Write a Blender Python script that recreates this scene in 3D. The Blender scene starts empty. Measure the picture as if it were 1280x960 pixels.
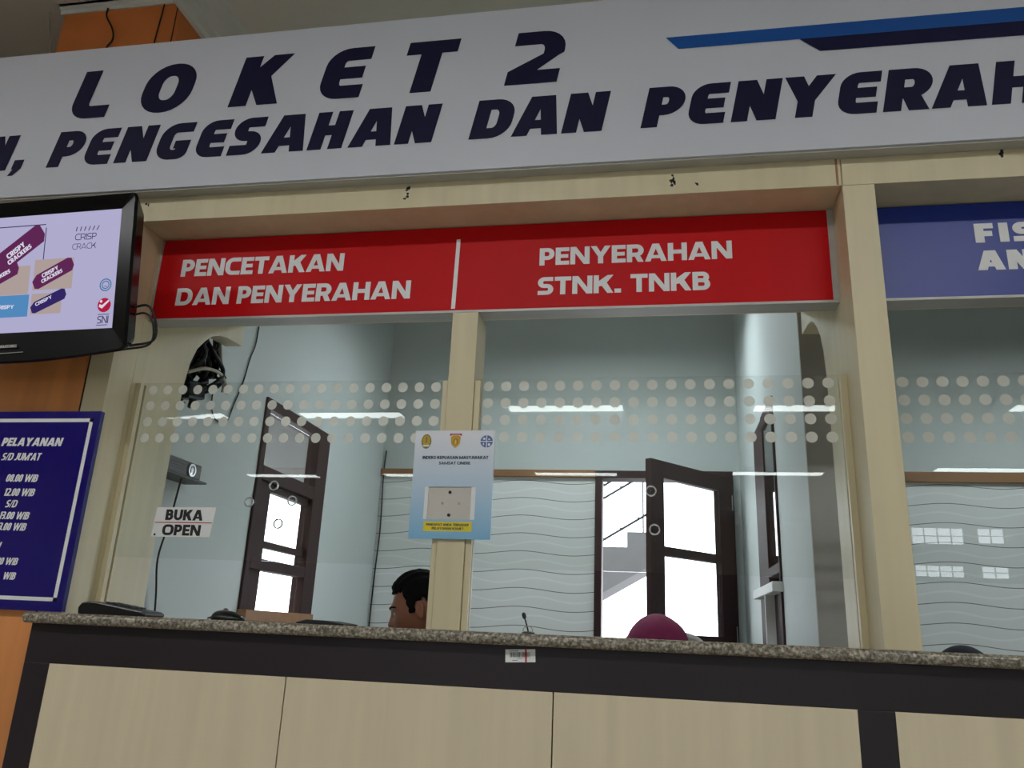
import bpy, bmesh, math, random
from mathutils import Vector, Matrix

random.seed(7)
SC = bpy.context.scene
COL = SC.collection
PI = math.pi

# ------------------------------------------------------------------ camera
cam_d = bpy.data.cameras.new('camera')
cam_d.sensor_width = 36.0
cam_d.lens = 1001.55 / 1280 * 36.0
cam_d.clip_start = 0.02
cam = bpy.data.objects.new('camera', cam_d)
COL.objects.link(cam)
_y, _p, _r = (math.radians(a) for a in (10.647, 17.289, 2.5557))
_f = Vector((-math.sin(_y) * math.cos(_p), math.cos(_y) * math.cos(_p), math.sin(_p)))
_r0 = Vector((math.cos(_y), math.sin(_y), 0))
_u0 = _r0.cross(_f)
_rt = _r0 * math.cos(_r) + _u0 * math.sin(_r)
_up = -_r0 * math.sin(_r) + _u0 * math.cos(_r)
cam.matrix_world = Matrix(((_rt.x, _up.x, -_f.x, 0), (_rt.y, _up.y, -_f.y, -2.0), (_rt.z, _up.z, -_f.z, 1.097), (0, 0, 0, 1)))
SC.camera = cam

# ------------------------------------------------------------------ light and exposure
LAMP = 32.0
LAMP_FAR = 10.0
FILL_OFFICE = 20.0
world = bpy.data.worlds.new('daylight')
SC.world = world
world.use_nodes = True
bg = world.node_tree.nodes['Background']
bg.inputs[0].default_value = (0.90, 0.95, 1.0, 1)
bg.inputs[1].default_value = 6.0
SC.view_settings.view_transform = 'Standard'
SC.view_settings.look = 'None'
SC.view_settings.gamma = 1.0
SC.view_settings.exposure = 0.0
SC.view_settings.use_curve_mapping = False

# ------------------------------------------------------------------ materials


def s2l(c):
    def f(v):
        v /= 255.0
        return v / 12.92 if v <= 0.04045 else ((v + 0.055) / 1.055) ** 2.4
    return (f(c[0]), f(c[1]), f(c[2]), 1.0)


MATS = {}


def mat(name, rgb, rough=0.5, spec=0.5, metal=0.0, noise=0.0, scale=(8, 8, 8), emit=0.0, coat=0.0, detail=4):
    """Principled material, base colour varied a little by a noise texture"""
    if name in MATS:
        return MATS[name]
    m = bpy.data.materials.new(name)
    m.use_nodes = True
    nt = m.node_tree
    b = nt.nodes['Principled BSDF']
    b.inputs['Roughness'].default_value = rough
    b.inputs['Specular IOR Level'].default_value = spec
    b.inputs['Metallic'].default_value = metal
    b.inputs['Coat Weight'].default_value = coat
    base = s2l(rgb)
    if noise > 0:
        tc = nt.nodes.new('ShaderNodeTexCoord')
        mp = nt.nodes.new('ShaderNodeMapping')
        mp.inputs['Scale'].default_value = scale
        nz = nt.nodes.new('ShaderNodeTexNoise')
        nz.inputs['Scale'].default_value = 1.0
        nz.inputs['Detail'].default_value = detail
        nt.links.new(tc.outputs['Object'], mp.inputs[0])
        nt.links.new(mp.outputs[0], nz.inputs['Vector'])
        rp = nt.nodes.new('ShaderNodeValToRGB')
        rp.color_ramp.elements[0].position = 0.3
        rp.color_ramp.elements[1].position = 0.7
        rp.color_ramp.elements[0].color = tuple(v * (1 - noise) for v in base[:3]) + (1,)
        rp.color_ramp.elements[1].color = tuple(min(1, v * (1 + noise)) for v in base[:3]) + (1,)
        nt.links.new(nz.outputs['Fac'], rp.inputs[0])
        nt.links.new(rp.outputs[0], b.inputs['Base Color'])
    else:
        b.inputs['Base Color'].default_value = base
    if emit > 0:
        b.inputs['Emission Color'].default_value = base
        b.inputs['Emission Strength'].default_value = emit
    MATS[name] = m
    return m


def glass_mat(name, tint=(1, 1, 1), refl=1.0):
    """clear sheet: mostly transparent with an angle dependent mirror reflection"""
    m = bpy.data.materials.new(name)
    m.use_nodes = True
    nt = m.node_tree
    nt.nodes.clear()
    out = nt.nodes.new('ShaderNodeOutputMaterial')
    mx = nt.nodes.new('ShaderNodeMixShader')
    tr = nt.nodes.new('ShaderNodeBsdfTransparent')
    tr.inputs[0].default_value = tint + (1,)
    gl = nt.nodes.new('ShaderNodeBsdfGlossy')
    gl.inputs['Roughness'].default_value = 0.0
    lw = nt.nodes.new('ShaderNodeLayerWeight')
    lw.inputs['Blend'].default_value = 0.5
    pw = nt.nodes.new('ShaderNodeMath'); pw.operation = 'POWER'; pw.inputs[1].default_value = 5.0
    ma = nt.nodes.new('ShaderNodeMath'); ma.operation = 'MULTIPLY_ADD'
    ma.inputs[1].default_value = 0.9 * refl; ma.inputs[2].default_value = 0.045 * refl
    nt.links.new(lw.outputs['Facing'], pw.inputs[0])
    nt.links.new(pw.outputs[0], ma.inputs[0])
    nt.links.new(ma.outputs[0], mx.inputs[0])
    nt.links.new(tr.outputs[0], mx.inputs[1])
    nt.links.new(gl.outputs[0], mx.inputs[2])
    nt.links.new(mx.outputs[0], out.inputs[0])
    return m


def frost_mat(name):
    """matt translucent vinyl dots: half see-through, half scattering"""
    m = bpy.data.materials.new(name)
    m.use_nodes = True
    nt = m.node_tree
    nt.nodes.clear()
    out = nt.nodes.new('ShaderNodeOutputMaterial')
    mx = nt.nodes.new('ShaderNodeMixShader'); mx.inputs[0].default_value = 0.85
    tr = nt.nodes.new('ShaderNodeBsdfTransparent')
    mx2 = nt.nodes.new('ShaderNodeMixShader'); mx2.inputs[0].default_value = 0.55
    df = nt.nodes.new('ShaderNodeBsdfDiffuse'); df.inputs[0].default_value = s2l((236, 230, 214))
    tl = nt.nodes.new('ShaderNodeBsdfTranslucent'); tl.inputs[0].default_value = s2l((245, 242, 234))
    nt.links.new(df.outputs[0], mx2.inputs[1]); nt.links.new(tl.outputs[0], mx2.inputs[2])
    nt.links.new(tr.outputs[0], mx.inputs[1]); nt.links.new(mx2.outputs[0], mx.inputs[2])
    nt.links.new(mx.outputs[0], out.inputs[0])
    return m


def emit_mat(name, rgb, strength):
    m = bpy.data.materials.new(name)
    m.use_nodes = True
    nt = m.node_tree
    nt.nodes.clear()
    out = nt.nodes.new('ShaderNodeOutputMaterial')
    e = nt.nodes.new('ShaderNodeEmission')
    e.inputs[0].default_value = s2l(rgb); e.inputs[1].default_value = strength
    nt.links.new(e.outputs[0], out.inputs[0])
    return m


def granite_mat():
    m = bpy.data.materials.new('speckled_granite')
    m.use_nodes = True
    nt = m.node_tree
    b = nt.nodes['Principled BSDF']
    tc = nt.nodes.new('ShaderNodeTexCoord')
    n1 = nt.nodes.new('ShaderNodeTexNoise'); n1.inputs['Scale'].default_value = 150; n1.inputs['Detail'].default_value = 5
    n2 = nt.nodes.new('ShaderNodeTexVoronoi'); n2.inputs['Scale'].default_value = 190
    rp = nt.nodes.new('ShaderNodeValToRGB')
    cr = rp.color_ramp
    cr.elements[0].position = 0.34; cr.elements[0].color = s2l((70, 65, 58))
    cr.elements[1].position = 0.66; cr.elements[1].color = s2l((182, 174, 156))
    e = cr.elements.new(0.5); e.color = s2l((126, 118, 102))
    mx = nt.nodes.new('ShaderNodeMix'); mx.data_type = 'RGBA'; mx.blend_type = 'MULTIPLY'
    mx.inputs['Factor'].default_value = 0.5
    nt.links.new(tc.outputs['Object'], n1.inputs['Vector'])
    nt.links.new(tc.outputs['Object'], n2.inputs['Vector'])
    nt.links.new(n1.outputs['Fac'], rp.inputs[0])
    nt.links.new(rp.outputs[0], mx.inputs['A'])
    r2 = nt.nodes.new('ShaderNodeValToRGB'); r2.color_ramp.elements[0].color = (.35, .34, .33, 1); r2.color_ramp.elements[0].position = .1; r2.color_ramp.elements[1].position = .55
    nt.links.new(n2.outputs['Distance'], r2.inputs[0]); nt.links.new(r2.outputs[0], mx.inputs['B'])
    nt.links.new(mx.outputs['Result'], b.inputs['Base Color'])
    b.inputs['Roughness'].default_value = 0.3
    return m


def wave_mat():
    """white wall panels with thin dark wavy grooves and faint raised waves between them"""
    m = bpy.data.materials.new('wavy_panel')
    m.use_nodes = True
    nt = m.node_tree
    b = nt.nodes['Principled BSDF']
    b.inputs['Roughness'].default_value = 0.5
    tc = nt.nodes.new('ShaderNodeTexCoord')
    sp = nt.nodes.new('ShaderNodeSeparateXYZ')
    nt.links.new(tc.outputs['Object'], sp.inputs[0])

    def M(op, a, bb=None, c=None):
        n = nt.nodes.new('ShaderNodeMath'); n.operation = op
        for i, v in enumerate((a, bb, c)):
            if v is None:
                continue
            if isinstance(v, (int, float)):
                n.inputs[i].default_value = v
            else:
                nt.links.new(v, n.inputs[i])
        return n.outputs[0]
    x, z = sp.outputs[0], sp.outputs[2]

    def line(amp, wl, ph, off, half):
        s = M('SINE', M('MULTIPLY_ADD', x, 2 * PI / wl, ph))
        v = M('ADD', M('MULTIPLY_ADD', s, amp, z), off)
        f = M('FRACT', M('DIVIDE', v, 0.111))
        d = M('ABSOLUTE', M('SUBTRACT', f, 0.5))
        return M('LESS_THAN', d, half)
    dark = line(0.012, 0.62, 0.6, 0.03, 0.017)
    lite = line(0.016, 0.47, 2.0, 0.085, 0.045)
    mx = nt.nodes.new('ShaderNodeMix'); mx.data_type = 'RGBA'
    mx.inputs['A'].default_value = s2l((232, 235, 232)); mx.inputs['B'].default_value = s2l((243, 245, 243))
    nt.links.new(lite, mx.inputs['Factor'])
    mx2 = nt.nodes.new('ShaderNodeMix'); mx2.data_type = 'RGBA'
    nt.links.new(mx.outputs['Result'], mx2.inputs['A'])
    mx2.inputs['B'].default_value = s2l((92, 98, 96))
    nt.links.new(dark, mx2.inputs['Factor'])
    nt.links.new(mx2.outputs['Result'], b.inputs['Base Color'])
    return m


def ramp_mat(name, z0, z1, c0, c1, rough=0.35):
    """printed top-to-bottom colour blend of a poster"""
    m = bpy.data.materials.new(name)
    m.use_nodes = True
    nt = m.node_tree
    b = nt.nodes['Principled BSDF']; b.inputs['Roughness'].default_value = rough
    tc = nt.nodes.new('ShaderNodeTexCoord')
    sp = nt.nodes.new('ShaderNodeSeparateXYZ')
    mr = nt.nodes.new('ShaderNodeMapRange')
    mr.inputs[1].default_value = z0; mr.inputs[2].default_value = z1
    rp = nt.nodes.new('ShaderNodeValToRGB')
    rp.color_ramp.elements[0].color = s2l(c0); rp.color_ramp.elements[1].color = s2l(c1)
    rp.color_ramp.elements[1].position = 0.95
    nt.links.new(tc.outputs['Object'], sp.inputs[0]); nt.links.new(sp.outputs[2], mr.inputs[0])
    nt.links.new(mr.outputs[0], rp.inputs[0]); nt.links.new(rp.outputs[0], b.inputs['Base Color'])
    return m


CREAM = mat('cream_laminate', (206, 194, 158), 0.42, noise=0.05, scale=(26, 26, 1.6))
PANEL = mat('cream_wood_panel', (210, 196, 166), 0.4, noise=0.05, scale=(30, 30, 1.6), detail=6)
DARK = mat('dark_brown_laminate', (36, 28, 32), 0.45, spec=.35, noise=0.12, scale=(3, 3, 3))
PLY = mat('orange_brown_plywood', (212, 138, 78), 0.5, noise=0.16, scale=(14, 14, 1.2))
ORANGE = mat('orange_paint', (216, 124, 60), 0.7, noise=0.08, scale=(5, 5, 5))
CEIL = mat('ceiling_paint', (214, 210, 198), 0.85, noise=0.03, scale=(2, 2, 2))
CORN = mat('cornice_white', (214, 214, 206), 0.7, noise=0.03, scale=(4, 4, 4))
WALLP = mat('pale_wall_paint', (204, 212, 210), 0.6, noise=0.02, scale=(2, 2, 2))
HALLP = mat('hall_wall_paint', (205, 198, 180), 0.7, noise=0.03, scale=(1, 1, 1))
FLOORM = mat('floor_tiles', (176, 174, 170), 0.25, noise=0.05, scale=(2, 2, 2))
END_SHADE = mat('shaded_end_tone', (165, 162, 156), 0.6, noise=0.06, scale=(8, 8, 1))
FRAMEW = mat('dark_red_wood', (58, 36, 37), 0.6, spec=.3, noise=0.2, scale=(20, 20, 2))
RAILW = mat('brown_rail_wood', (150, 108, 70), 0.5, noise=0.15, scale=(2, 20, 20))
WAVE = wave_mat()
GRAN = granite_mat()
SIGNW = mat('banner_white_vinyl', (198, 200, 208), 0.45, noise=0.01, scale=(3, 3, 3))
NAVY = mat('navy_vinyl', (12, 10, 48), 0.5, spec=.2, noise=0.05, scale=(6, 6, 6))
NAVY2 = mat('navy_stripe_vinyl', (14, 14, 54), 0.5, spec=.2, noise=0.05, scale=(6, 6, 6))
BLUE = mat('blue_vinyl', (6, 76, 150), 0.5, spec=.3, noise=0.04, scale=(6, 6, 6))
RED = mat('red_acrylic', (194, 10, 18), 0.45, spec=.16, noise=0.03, scale=(4, 4, 4))
SLATE = mat('slate_blue_acrylic', (18, 46, 140), 0.36, spec=.5, noise=0.04, scale=(4, 4, 4))
WHITEV = mat('white_vinyl', (226, 226, 226), 0.45, noise=0.02, scale=(9, 9, 9))
ALU = mat('brushed_aluminium', (178, 177, 172), 0.45, metal=0.25, noise=0.06, scale=(2, 40, 40))
BLACK = mat('black_plastic', (14, 14, 16), 0.3, noise=0.15, scale=(20, 20, 20))
GLOSSB = mat('glossy_black_plastic', (7, 7, 9), 0.22, spec=0.25, noise=0.1, scale=(9, 9, 9))
RUBBER = mat('black_rubber', (18, 18, 20), 0.45, noise=0.2, scale=(30, 30, 30))
BEIGEC = mat('beige_cable', (168, 160, 140), 0.5, noise=0.1, scale=(30, 30, 30))
CHROME = mat('silver_metal', (190, 192, 194), 0.2, metal=0.9, noise=0.03, scale=(20, 20, 20))
BOARD = mat('royal_blue_board', (20, 8, 106), 0.1, noise=0.06, scale=(3, 3, 3), coat=0.3)
GLASS = glass_mat('clear_glass', (0.968, 0.982, 0.976))
WGLASS = glass_mat('window_glass', (0.97, 0.98, 0.98), 1.0)
FROST = frost_mat('frosted_dot_vinyl')
CONC = mat('grey_concrete', (92, 90, 91), 0.8, noise=0.1, scale=(5, 5, 5))
SKIN1 = mat('brown_skin', (138, 88, 66), 0.5, noise=0.06, scale=(25, 25, 25))
SKIN2 = mat('light_brown_skin', (176, 126, 98), 0.5, noise=0.05, scale=(25, 25, 25))
HAIR = mat('black_hair', (12, 11, 12), 0.85, spec=.12, noise=0.4, scale=(60, 60, 20))
EYEW = mat('eye_white', (150, 140, 132), 0.2, noise=0.02, scale=(30, 30, 30))
IRIS = mat('dark_iris', (30, 20, 16), 0.15, noise=0.1, scale=(40, 40, 40))
MAROON = mat('maroon_cloth', (132, 30, 82), 0.75, noise=0.10, scale=(30, 30, 30))
NAVYC = mat('navy_cloth', (15, 17, 36), 0.8, noise=0.15, scale=(30, 30, 30))
SHIRT = mat('grey_uniform_cloth', (120, 116, 104), 0.85, noise=0.1, scale=(40, 40, 40))
TROUS = mat('dark_trouser_cloth', (46, 42, 40), 0.9, noise=0.12, scale=(40, 40, 40))
MESHC = mat('pale_grey_mesh_cloth', (188, 190, 188), 0.7, noise=0.2, scale=(150, 150, 150))
YELLOW = mat('yellow_print', (226, 206, 30), 0.4, noise=0.04, scale=(9, 9, 9))
INK = mat('black_ink', (14, 14, 17), 0.5, noise=0.1, scale=(20, 20, 20))
INKB = mat('dark_blue_ink', (52, 56, 84), 0.5, noise=0.1, scale=(20, 20, 20))
REDINK = mat('red_ink', (176, 26, 34), 0.45, noise=0.06, scale=(20, 20, 20))
PAPER = mat('white_card', (226, 226, 224), 0.5, noise=0.02, scale=(9, 9, 9))
POSTER = ramp_mat('poster_print', -0.15, 0.15, (122, 178, 212), (224, 226, 232))
PLATE = mat('off_white_plate', (196, 190, 180), 0.4, noise=0.04, scale=(10, 10, 10))
GOLD = mat('gold_print', (196, 152, 40), 0.4, noise=0.08, scale=(30, 30, 30))
GREENP = mat('olive_green_print', (120, 128, 60), 0.4, noise=0.1, scale=(30, 30, 30))
BLUEP = mat('mid_blue_print', (74, 104, 168), 0.4, noise=0.08, scale=(30, 30, 30))
SCREEN = emit_mat('screen_glow', (194, 190, 228), 0.78)
SC_PURP = emit_mat('screen_purple', (104, 44, 92), 0.8)
SC_RED = emit_mat('screen_red', (190, 34, 70), 0.8)
SC_DARK = emit_mat('screen_dark', (56, 44, 110), 0.8)
SC_INK = emit_mat('screen_ink', (70, 66, 104), 0.8)
SC_BLUE = emit_mat('screen_blue', (90, 150, 205), 0.8)
SC_TAN = emit_mat('screen_tan', (190, 172, 168), 0.8)
SC_WHITE = emit_mat('screen_white', (225, 220, 240), 0.9)
SC_TEAL = emit_mat('screen_teal', (80, 130, 176), 0.8)
FILL_TUBE = emit_mat('office_fill_glow', (238, 250, 255), FILL_OFFICE)
TUBE = emit_mat('fluorescent_diffuser', (250, 252, 253), LAMP)
TUBE_FAR = emit_mat('fluorescent_diffuser_far', (246, 253, 250), LAMP_FAR)

# ------------------------------------------------------------------ mesh helpers


class MB:
    """collects shapes and links them as ONE mesh object"""

    def __init__(self):
        self.v = []; self.f = []; self.mi = []; self.m = 0

    def face(self, pts):
        n = len(self.v); self.v += [tuple(p) for p in pts]
        self.f.append(list(range(n, n + len(pts)))); self.mi.append(self.m); return self

    def box(self, x0, x1, y0, y1, z0, z1):
        n = len(self.v)
        self.v += [(x, y, z) for z in (z0, z1) for y in (y0, y1) for x in (x0, x1)]
        for q in ((0, 2, 3, 1), (4, 5, 7, 6), (0, 1, 5, 4), (2, 6, 7, 3), (0, 4, 6, 2), (1, 3, 7, 5)):
            self.f.append([n + i for i in q]); self.mi.append(self.m)
        return self

    def obox(self, c, ax, ay, az, hx, hy, hz):
        """box with own axes"""
        c = Vector(c); n = len(self.v)
        for k in (-1, 1):
            for j in (-1, 1):
                for i in (-1, 1):
                    self.v.append(tuple(c + Vector(ax) * hx * i + Vector(ay) * hy * j + Vector(az) * hz * k))
        for q in ((0, 2, 3, 1), (4, 5, 7, 6), (0, 1, 5, 4), (2, 6, 7, 3), (0, 4, 6, 2), (1, 3, 7, 5)):
            self.f.append([n + i for i in q]); self.mi.append(self.m)
        return self

    def prism(self, poly, axis, a, b):
        """extrude 2D polygon: axis 'x' -> poly (y,z); 'y' -> (x,z); 'z' -> (x,y)"""
        def p3(p, t):
            return {'x': (t, p[0], p[1]), 'y': (p[0], t, p[1]), 'z': (p[0], p[1], t)}[axis]
        n = len(self.v); k = len(poly)
        self.v += [p3(p, a) for p in poly] + [p3(p, b) for p in poly]
        self.f.append([n + i for i in range(k)][::-1]); self.f.append([n + k + i for i in range(k)])
        self.mi += [self.m, self.m]
        for i in range(k):
            j = (i + 1) % k
            self.f.append([n + i, n + j, n + k + j, n + k + i]); self.mi.append(self.m)
        return self

    def tube(self, pts, r, seg=8, smooth=True):
        pts = [Vector(p) for p in pts]
        if smooth and len(pts) > 2:
            pts = catmull(pts)
        n = len(self.v); k = len(pts)
        ref = Vector((0.13, 0.31, 0.94))
        for i, p in enumerate(pts):
            t = (pts[min(i + 1, k - 1)] - pts[max(i - 1, 0)])
            t = t.normalized() if t.length > 1e-9 else Vector((0, 0, 1))
            a = t.cross(ref)
            if a.length < 1e-3:
                a = t.cross(Vector((1, 0, 0)))
            a.normalize(); b = t.cross(a)
            rr = r[i] if isinstance(r, (list, tuple)) else r
            for s in range(seg):
                an = 2 * PI * s / seg
                self.v.append(tuple(p + a * math.cos(an) * rr + b * math.sin(an) * rr))
        for i in range(k - 1):
            for s in range(seg):
                s2 = (s + 1) % seg
                self.f.append([n + i * seg + s, n + i * seg + s2, n + (i + 1) * seg + s2, n + (i + 1) * seg + s])
                self.mi.append(self.m)
        self.f.append([n + s for s in range(seg)][::-1]); self.mi.append(self.m)
        self.f.append([n + (k - 1) * seg + s for s in range(seg)]); self.mi.append(self.m)
        return self

    def lathe(self, c, axis, prof, seg=24):
        """prof: (radius, height) along axis vector from c"""
        c = Vector(c); t = Vector(axis).normalized()
        a = t.cross(Vector((0.2, 0.5, 0.84)) if abs(t.z) < 0.9 else Vector((1, 0, 0))).normalized(); b = t.cross(a)
        n = len(self.v); k = len(prof)
        for (r, h) in prof:
            for s in range(seg):
                an = 2 * PI * s / seg
                self.v.append(tuple(c + t * h + (a * math.cos(an) + b * math.sin(an)) * r))
        for i in range(k - 1):
            for s in range(seg):
                s2 = (s + 1) % seg
                self.f.append([n + i * seg + s, n + i * seg + s2, n + (i + 1) * seg + s2, n + (i + 1) * seg + s])
                self.mi.append(self.m)
        self.f.append([n + s for s in range(seg)][::-1]); self.mi.append(self.m)
        self.f.append([n + (k - 1) * seg + s for s in range(seg)]); self.mi.append(self.m)
        return self

    def ring(self, c, axis, r0, r1, h, seg=24):
        """flat washer"""
        c = Vector(c); t = Vector(axis).normalized()
        a = t.cross(Vector((0.2, 0.5, 0.84)) if abs(t.z) < 0.9 else Vector((1, 0, 0))).normalized(); b = t.cross(a)
        n = len(self.v)
        prof = [(r0, 0), (r1, 0), (r1, h), (r0, h)]
        for (r, hh) in prof:
            for s in range(seg):
                an = 2 * PI * s / seg
                self.v.append(tuple(c + t * hh + (a * math.cos(an) + b * math.sin(an)) * r))
        for i in range(4):
            j = (i + 1) % 4
            for s in range(seg):
                s2 = (s + 1) % seg
                self.f.append([n + i * seg + s, n + i * seg + s2, n + j * seg + s2, n + j * seg + s]); self.mi.append(self.m)
        return self

    def build(self, name, mats, parent=None, bevel=0.0, smooth=False, loc=(0, 0, 0)):
        me = bpy.data.meshes.new(name)
        me.from_pydata([(v[0] - loc[0], v[1] - loc[1], v[2] - loc[2]) for v in self.v], [], self.f)
        if not isinstance(mats, (list, tuple)):
            mats = [mats]
        for m in mats:
            me.materials.append(m)
        for p, i in zip(me.polygons, self.mi):
            p.material_index = i
            p.use_smooth = smooth
        bm = bmesh.new(); bm.from_mesh(me)
        bmesh.ops.recalc_face_normals(bm, faces=bm.faces)
        bm.to_mesh(me); bm.free()
        me.update()
        o = bpy.data.objects.new(name, me)
        COL.objects.link(o)
        o.location = loc
        if parent is not None:
            o.parent = parent
            o.location = Vector(loc) - Vector(ORIG.get(parent.name, (0, 0, 0)))
        ORIG[o.name] = tuple(loc)
        if bevel > 0:
            b = o.modifiers.new('edge', 'BEVEL'); b.width = bevel; b.segments = 2; b.limit_method = 'ANGLE'
        return o


ORIG = {}


def catmull(p, n=6):
    out = []
    q = [p[0] * 2 - p[1]] + p + [p[-1] * 2 - p[-2]]
    for i in range(1, len(q) - 2):
        for s in range(n):
            t = s / n
            out.append(0.5 * ((2 * q[i]) + (q[i + 1] - q[i - 1]) * t + (2 * q[i - 1] - 5 * q[i] + 4 * q[i + 1] - q[i + 2]) * t * t
                              + (3 * q[i] - q[i - 1] - 3 * q[i + 1] + q[i + 2]) * t ** 3))
    out.append(p[-1])
    return out


def tag(o, label, cat, group=None, kind=None):
    o['label'] = label; o['category'] = cat
    if group:
        o['group'] = group
    if kind:
        o['kind'] = kind
    return o


def empty(name, loc, label, cat, group=None):
    o = bpy.data.objects.new(name, None)
    o.empty_display_size = 0.1
    COL.objects.link(o); o.location = loc
    ORIG[o.name] = tuple(loc)
    return tag(o, label, cat, group)


def struct(name, mb, m, label=None, cat=None, bevel=0.0):
    o = mb.build(name, m, bevel=bevel)
    o['kind'] = 'structure'
    o['label'] = label or name.replace('_', ' ')
    o['category'] = cat or name.split('_')[0]
    return o


# ------------------------------------------------------------------ lettering (own stroke glyphs)


def cpath(nodes, rc, w, h, closed=False, n=7):
    """axis-aligned centre-line path -> list of quads. vertical runs are w thick, horizontal runs h thick"""
    P = [Vector(p) for p in nodes]
    L, R = [], []
    cnt = len(P)

    def th(d):
        return w / 2 if abs(d.y) > abs(d.x) else h / 2
    for i, c in enumerate(P):
        if i == 0 or i == cnt - 1:
            d = (P[1] - P[0]) if i == 0 else (P[-1] - P[-2])
            d = d.normalized(); nn = Vector((-d.y, d.x)) * th(d)
            L.append(c + nn); R.append(c - nn)
            continue
        d1 = (c - P[i - 1]).normalized(); d2 = (P[i + 1] - c).normalized()
        n1 = Vector((-d1.y, d1.x)) * th(d1); n2 = Vector((-d2.y, d2.x)) * th(d2)
        r = rc[i - 1] if isinstance(rc, (list, tuple)) else rc
        for sgn, out in ((1, L), (-1, R)):
            q = c + (n1 + n2) * sgn
            if r <= 0:
                out += [q] * (n + 1); continue
            p1 = c - d1 * r + n1 * sgn
            p2 = c + d2 * r + n2 * sgn
            if (q - p1).dot(d1) < 0:
                p1 = q.copy()
            if (p2 - q).dot(d2) < 0:
                p2 = q.copy()
            e = p1 + p2 - q
            for k in range(n + 1):
                a = PI / 2 * k / n
                out.append(e + (p1 - e) * math.cos(a) + (p2 - e) * math.sin(a))
    return [[L[i], L[i + 1], R[i + 1], R[i]] for i in range(len(L) - 1)]


class Stroke(list):
    k = 0


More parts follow.
